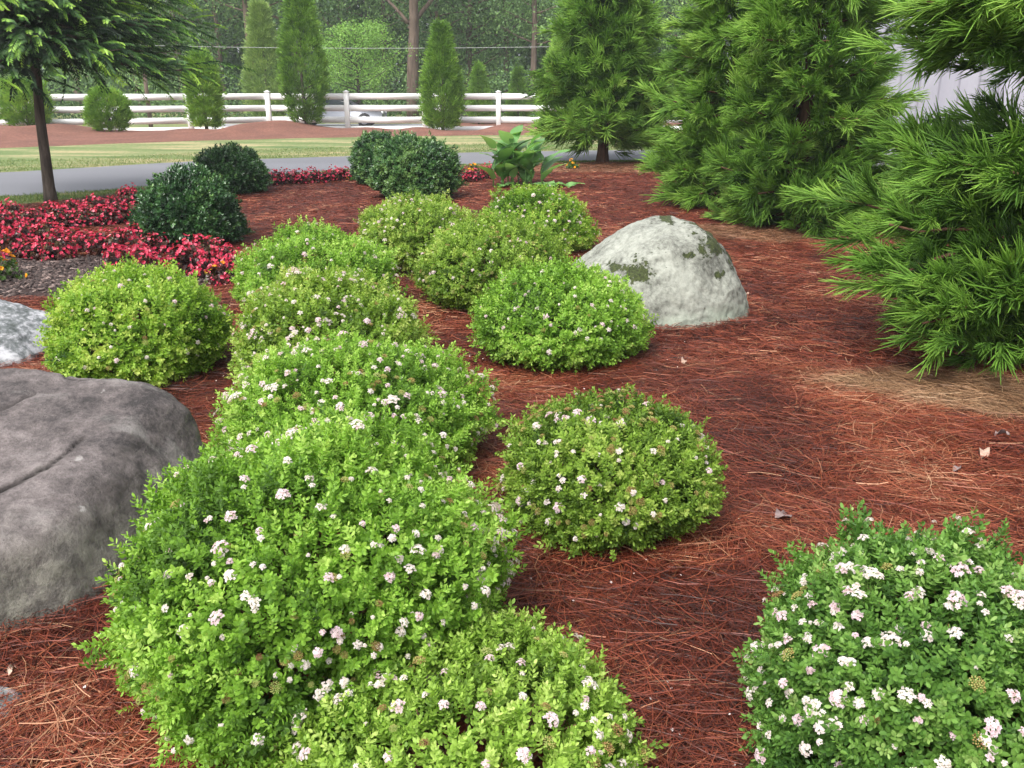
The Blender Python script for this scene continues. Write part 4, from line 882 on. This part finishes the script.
# canna
def broadleaf(L, W, n=7, arch=.5, r=rng):
    V = []; u = np.linspace(0, 1, n)
    for q in u:
        w_ = W*.5*math.sin(math.pi*min(1, q*.93+.07)**.8)**.8 if q < 1 else .002
        wav = r.normal()*.01
        V += [(-w_, -arch*q*q*L+.22*w_+wav, q*L), (0, -arch*q*q*L, q*L), (w_, -arch*q*q*L+.22*w_-wav, q*L)]
    F = []
    for i in range(n-1):
        b = i*3; F += [(b, b+1, b+4), (b, b+4, b+3), (b+1, b+2, b+5), (b+1, b+5, b+4)]
    return np.array(V), np.array(F)
X, Y, _ = G(515, 190); root = thing('canna_plant', (X, Y+.2, .02), 'broad leaved canna with a few red buds beside the driveway', 'plant'); r = np.random.default_rng(5)
mb = MB(); sb = MB()
for k in range(13):
    bx, by = r.normal()*.24, r.normal()*.14; h = .35+.40*r.random(); sb.tube([(bx, by, 0), (bx+r.normal()*.02, by, h*.6), (bx+r.normal()*.04, by, h)], [.013, .011, .006], 6)
    for j in range(4):
        V, F = broadleaf(.38+.14*r.random(), .19+.05*r.random(), r=r); az = r.random()*6.28; d = np.array([[math.cos(az)*.55, math.sin(az)*.55, .9-.05*j]])
        mb.add(np.einsum('ij,kj->ki', frames(d)[0], V)+np.array([bx, by, h*(.25+.25*j)]), F, .45+.2*r.normal())
for (dx, dy) in ((.62, -.25), (.85, -.3), (.5, -.35), (-.2, -.3)):
    for j in range(3):
        V, F = broadleaf(.26, .20, r=r); az = r.random()*6.28; d = np.array([[math.cos(az)*.8, math.sin(az)*.8, .6]]); mb.add(np.einsum('ij,kj->ki', frames(d)[0], V)+np.array([dx, dy, .03]), F, .6+.15*r.normal())
sb.build('stalk', M['canna'], root, True); mb.build('leaves', M['canna'], root, True)
V, F, tt = scatter(BLOOM, np.array([(-.12, -.05, .66), (.02, -.1, .6), (-.14, 0, .60), (-.30, -.1, .45), (-.33, -.08, .5), (-.28, -.1, .48)]), np.tile([0, 0, 1.0], (6, 1)), 1.6, np.full(6, .3), r)
mesh_obj('buds', V, F, M['begonia_petal'], root, tt)

# ------------------------------------------------------------------ pine straw needles (stuff)
def needles(n, xr, yr, L, wdt, seed, name, label, zoff=.0, dens_fn=None, lift=.02):
    r = np.random.default_rng(seed); X = r.uniform(*xr, n); Y = yr[0]+(yr[1]-yr[0])*r.random(n)
    px, py = project(np.stack([X, Y, X*0], 1)); ok = (px > -140) & (px < 1164) & (py < 860) & (Y < ip(edge_bed, X)-.1)
    tn, dk = zones(X, Y); ok &= (dk < .5)
    for (cx, cy, a, b_, h) in SH: ok &= (((X-cx)/(a*.72))**2+((Y-cy)/(b_*.72))**2 > 1)
    ok &= ~(((X+2.12)/.80)**2+((Y-3.05)/.62)**2 < 1)
    X, Y, tn = X[ok], Y[ok], tn[ok]; n = len(X)
    ang = (n2(X, Y, .9, 51, 2)-.5)*9+(n2(X, Y, 3.5, 52, 2)-.5)*5+r.normal(size=n)*(1.0 if yr[1] < 6 else 2.2)
    l = L*(.55+.6*r.random(n)); cur = r.normal(size=n)*.30; z = bed_h(X, Y)+zoff+lift*r.random(n)**1.5+.002; pit = r.normal(size=n)*.09
    u = np.array([-.5, -.17, .17, .5]); cs, sn = np.cos(ang), np.sin(ang)
    cxp = X[:, None]+l[:, None]*(cs[:, None]*u-sn[:, None]*cur[:, None]*(u*u-.08)*1.2)
    cyp = Y[:, None]+l[:, None]*(sn[:, None]*u+cs[:, None]*cur[:, None]*(u*u-.08)*1.2)
    czp = z[:, None]+np.abs(l[:, None]*pit[:, None]*(u+.5))*np.sign(1)*.5+.004*r.random((n, 4))
    wv = np.stack([-sn, cs, r.normal(size=n)*.5], 1)*(wdt*(.7+.6*r.random(n)))[:, None]*.5
    P = np.stack([cxp, cyp, czp], 2); V = np.stack([P-wv[:, None], P+wv[:, None]], 2).reshape(-1, 3)
    b = (np.arange(n)*8)[:, None]; F = np.concatenate([b+np.array([0, 1, 3, 2]), b+np.array([2, 3, 5, 4]), b+np.array([4, 5, 7, 6])], 0)
    tt = np.clip(.43+.22*r.normal(size=n)+(n2(X, Y, 1.6, 53, 3)-.5)*1.1, 0, 1)
    tt2 = np.clip(tn+.12*r.normal(size=n), 0, 1)*(tn > .05)+(r.random(n) < .035)*.7
    o = mesh_obj(name, V, F, M['needle'], tint=np.repeat(tt, 8), attrs={'tan': np.repeat(np.clip(tt2, 0, 1), 8)}); return tag(o, label, 'pine straw', kind='stuff')
m, t, b = newmat('needle'); c1 = ramp(t, [(0, (.03, .010, .008)), (.3, (.10, .021, .012)), (.55, (.195, .041, .020)), (.8, (.29, .085, .038)), (1, (.45, .24, .14))], attr(t)); c2 = ramp(t, [(0, (.12, .06, .03)), (.5, (.28, .16, .085)), (1, (.44, .29, .17))], attr(t))
t.links.new(mix(t, attr(t, 'tan'), c1, c2), b.inputs['Base Color']); b.inputs['Roughness'].default_value = .5; b.inputs['Specular IOR Level'].default_value = .35; M['needle'] = m
needles(150000, (-3.2, 3.6), (1.3, 5.2), .18, .0018, 401, 'pine_straw', 'loose red brown pine needles strewn over the near bed', lift=.028)
needles(190000, (-6.5, 6.5), (5.2, 10.5), .13, .0028, 402, 'pine_straw', 'red brown pine needles over the middle of the bed around the pale boulder', lift=.025)
needles(90000, (-8, 8.5), (10.5, 20), .11, .0042, 403, 'pine_straw', 'red brown pine needles over the far end of the bed', lift=.02)

# dark bark chips in the begonia patch
r = np.random.default_rng(500); c_ = G(60, 279); n = 5000; X = c_[0]+r.normal(size=n)*.9; Y = c_[1]+r.normal(size=n)*.5; tn, dk = zones(X, Y); ok = dk > .5; X, Y = X[ok], Y[ok]; n = len(X)
chip = (np.array([(-1, -.4, 0), (1, -.4, .1), (1, .4, 0), (-1, .4, .1), (-.9, -.3, .3), (.9, -.35, .35), (.95, .3, .3), (-.8, .35, .35)])*.018, np.array([(0, 1, 5), (0, 5, 4), (1, 2, 6), (1, 6, 5), (2, 3, 7), (2, 7, 6), (3, 0, 4), (3, 4, 7), (4, 5, 6), (4, 6, 7)]), np.zeros(8))
V, F, tt = scatter([chip], np.stack([X, Y, bed_h(X, Y)+.004], 1), r.normal(size=(n, 3))*.25+np.array([0, 0, 1]), .6+r.random(n), r.random(n), r)
m, t, b = newmat('bark_chip'); t.links.new(ramp(t, [(0, (.014, .008, .007)), (.7, (.06, .038, .033)), (1, (.22, .16, .14))], attr(t)), b.inputs['Base Color']); b.inputs['Roughness'].default_value = .8
tag(mesh_obj('bark_chips', V, F, m, tint=tt), 'dark shredded bark chips in front of the begonias', 'mulch', kind='stuff')

# fallen petals scattered on the straw
n = 260; pr = np.random.default_rng(501); idx = pr.integers(0, 12, n); X, Y = [], []
for i in idx:
    cx, cy, a, b_, h = SH[i]; th = pr.random()*6.28; q = 1.0+.35*abs(pr.normal()); X.append(cx+a*q*math.cos(th)); Y.append(cy+b_*q*math.sin(th))
X, Y = np.array(X), np.array(Y); V, F, tt = scatter([bloom(pr, 4, .006)], np.stack([X, Y, bed_h(X, Y)+.03], 1), pr.normal(size=(n, 3))*.5+np.array([0, 0, 1]), .7+.6*pr.random(n), np.full(n, .7), pr)
tag(mesh_obj('fallen_petals', V, F, M['petal_white'], tint=tt), 'tiny fallen white petals strewn on the straw', 'petals', kind='stuff')

# dead leaves
m = plain('dead_leaf', [(.3, (.13, .09, .085)), (.7, (.28, .21, .20))], 30, .8); m2 = plain('pale_dead_leaf', [(.3, (.30, .19, .14)), (.7, (.46, .33, .26))], 30, .8)
for (px, py, s_, mt_, lab) in ((782, 528, .09, m, 'curled grey dead leaf on the straw between the middle spirea and the corner one'), (982, 462, .065, m2, 'pale tan dead leaf on the straw below the tan needle patch'), (956, 476, .05, m, 'small grey dead leaf just above the corner spirea'),
                               (1000, 445, .06, m, 'dark dead leaf near the right edge on the tan straw'), (747, 300, .05, m2, 'pale dead leaf at the right foot of the lichen boulder'), (928, 384, .035, m2, 'small cream scrap under the plumes of the right conifer'),
                               (15, 686, .035, m2, 'pale scrap of leaf on the straw below the huge boulder'), (683, 372, .05, m2, 'tan dead leaf on the straw right of the bright green spirea'), (893, 700, .05, m, 'brown dead leaf in the lower straw')):
    if px == 893: continue
    r = np.random.default_rng(px); X, Y, _ = G(px, py, .04); V, F = broadleaf(s_, s_*.7, 6, .15, r); V[:, 1] *= 1.0; V += r.normal(size=V.shape)*s_*.04
    V = np.stack([V[:, 0], V[:, 2]-s_/2, V[:, 1]*.9+.06*s_*np.sin(V[:, 2]*60)], 1); o = mesh_obj('dead_leaf', V, F, mt_, smooth=True); o.location = (X, Y, float(bed_h(np.array([X]), np.array([Y]))[0])+.035); o.rotation_euler = (r.normal()*.15, r.normal()*.15, r.random()*6.28)
    tag(o, lab, 'dead leaf', 'dead leaves on the straw')

# grass blades on both sides of the driveway
r = np.random.default_rng(600); n = 26000; X = r.uniform(-9, 3.5, n); a1 = ip(edge_bed, X); a2 = ip(road_near, X); Y = a1+(a2-a1)*r.random(n)
n3_ = 26000; X3 = r.uniform(-14, 5, n3_); b1 = ip(road_far, X3); Y3 = b1+.1+(r.random(n3_)**1.5)*3.0
X = np.concatenate([X, X3]); Y = np.concatenate([Y, Y3]); n = len(X)
bl = (np.array([(-.5, 0, 0), (.5, 0, 0), (.3, .15, .6), (0, .5, 1.0)])*np.array([.10, 1, 1]), np.array([(0, 1, 2), (0, 2, 3)]), np.zeros(4))
V, F, tt = scatter([bl], np.stack([X, Y, 0*X], 1), r.normal(size=(n, 3))*.3+np.array([0, 0, 1]), .025+.03*r.random(n), .5+.25*r.normal(size=n), r)
M['blade'] = leafmat('grass_blade', [(0, (.05, .10, .02)), (.5, (.13, .22, .05)), (1, (.36, .34, .15))], .6, .3)
tag(mesh_obj('grass', V, F, M['blade'], tint=tt), 'short patchy grass blades along both edges of the driveway', 'grass', kind='stuff')

# ------------------------------------------------------------------ thin humid air
m = bpy.data.materials.new('haze'); m.use_nodes = True; t = m.node_tree; t.nodes.remove(t.nodes['Principled BSDF'])
pv = t.nodes.new('ShaderNodeVolumePrincipled'); pv.inputs['Color'].default_value = (.86, .92, .95, 1); pv.inputs['Density'].default_value = .0010; pv.inputs['Anisotropy'].default_value = .1
t.links.new(pv.outputs[0], t.nodes['Material Output'].inputs['Volume'])
mb = MB(); mb.box((-640, -340, -1.6), (640, 640, 19)); tag(mb.build('haze', m), 'thin pale haze over the whole garden', 'haze', kind='stuff')
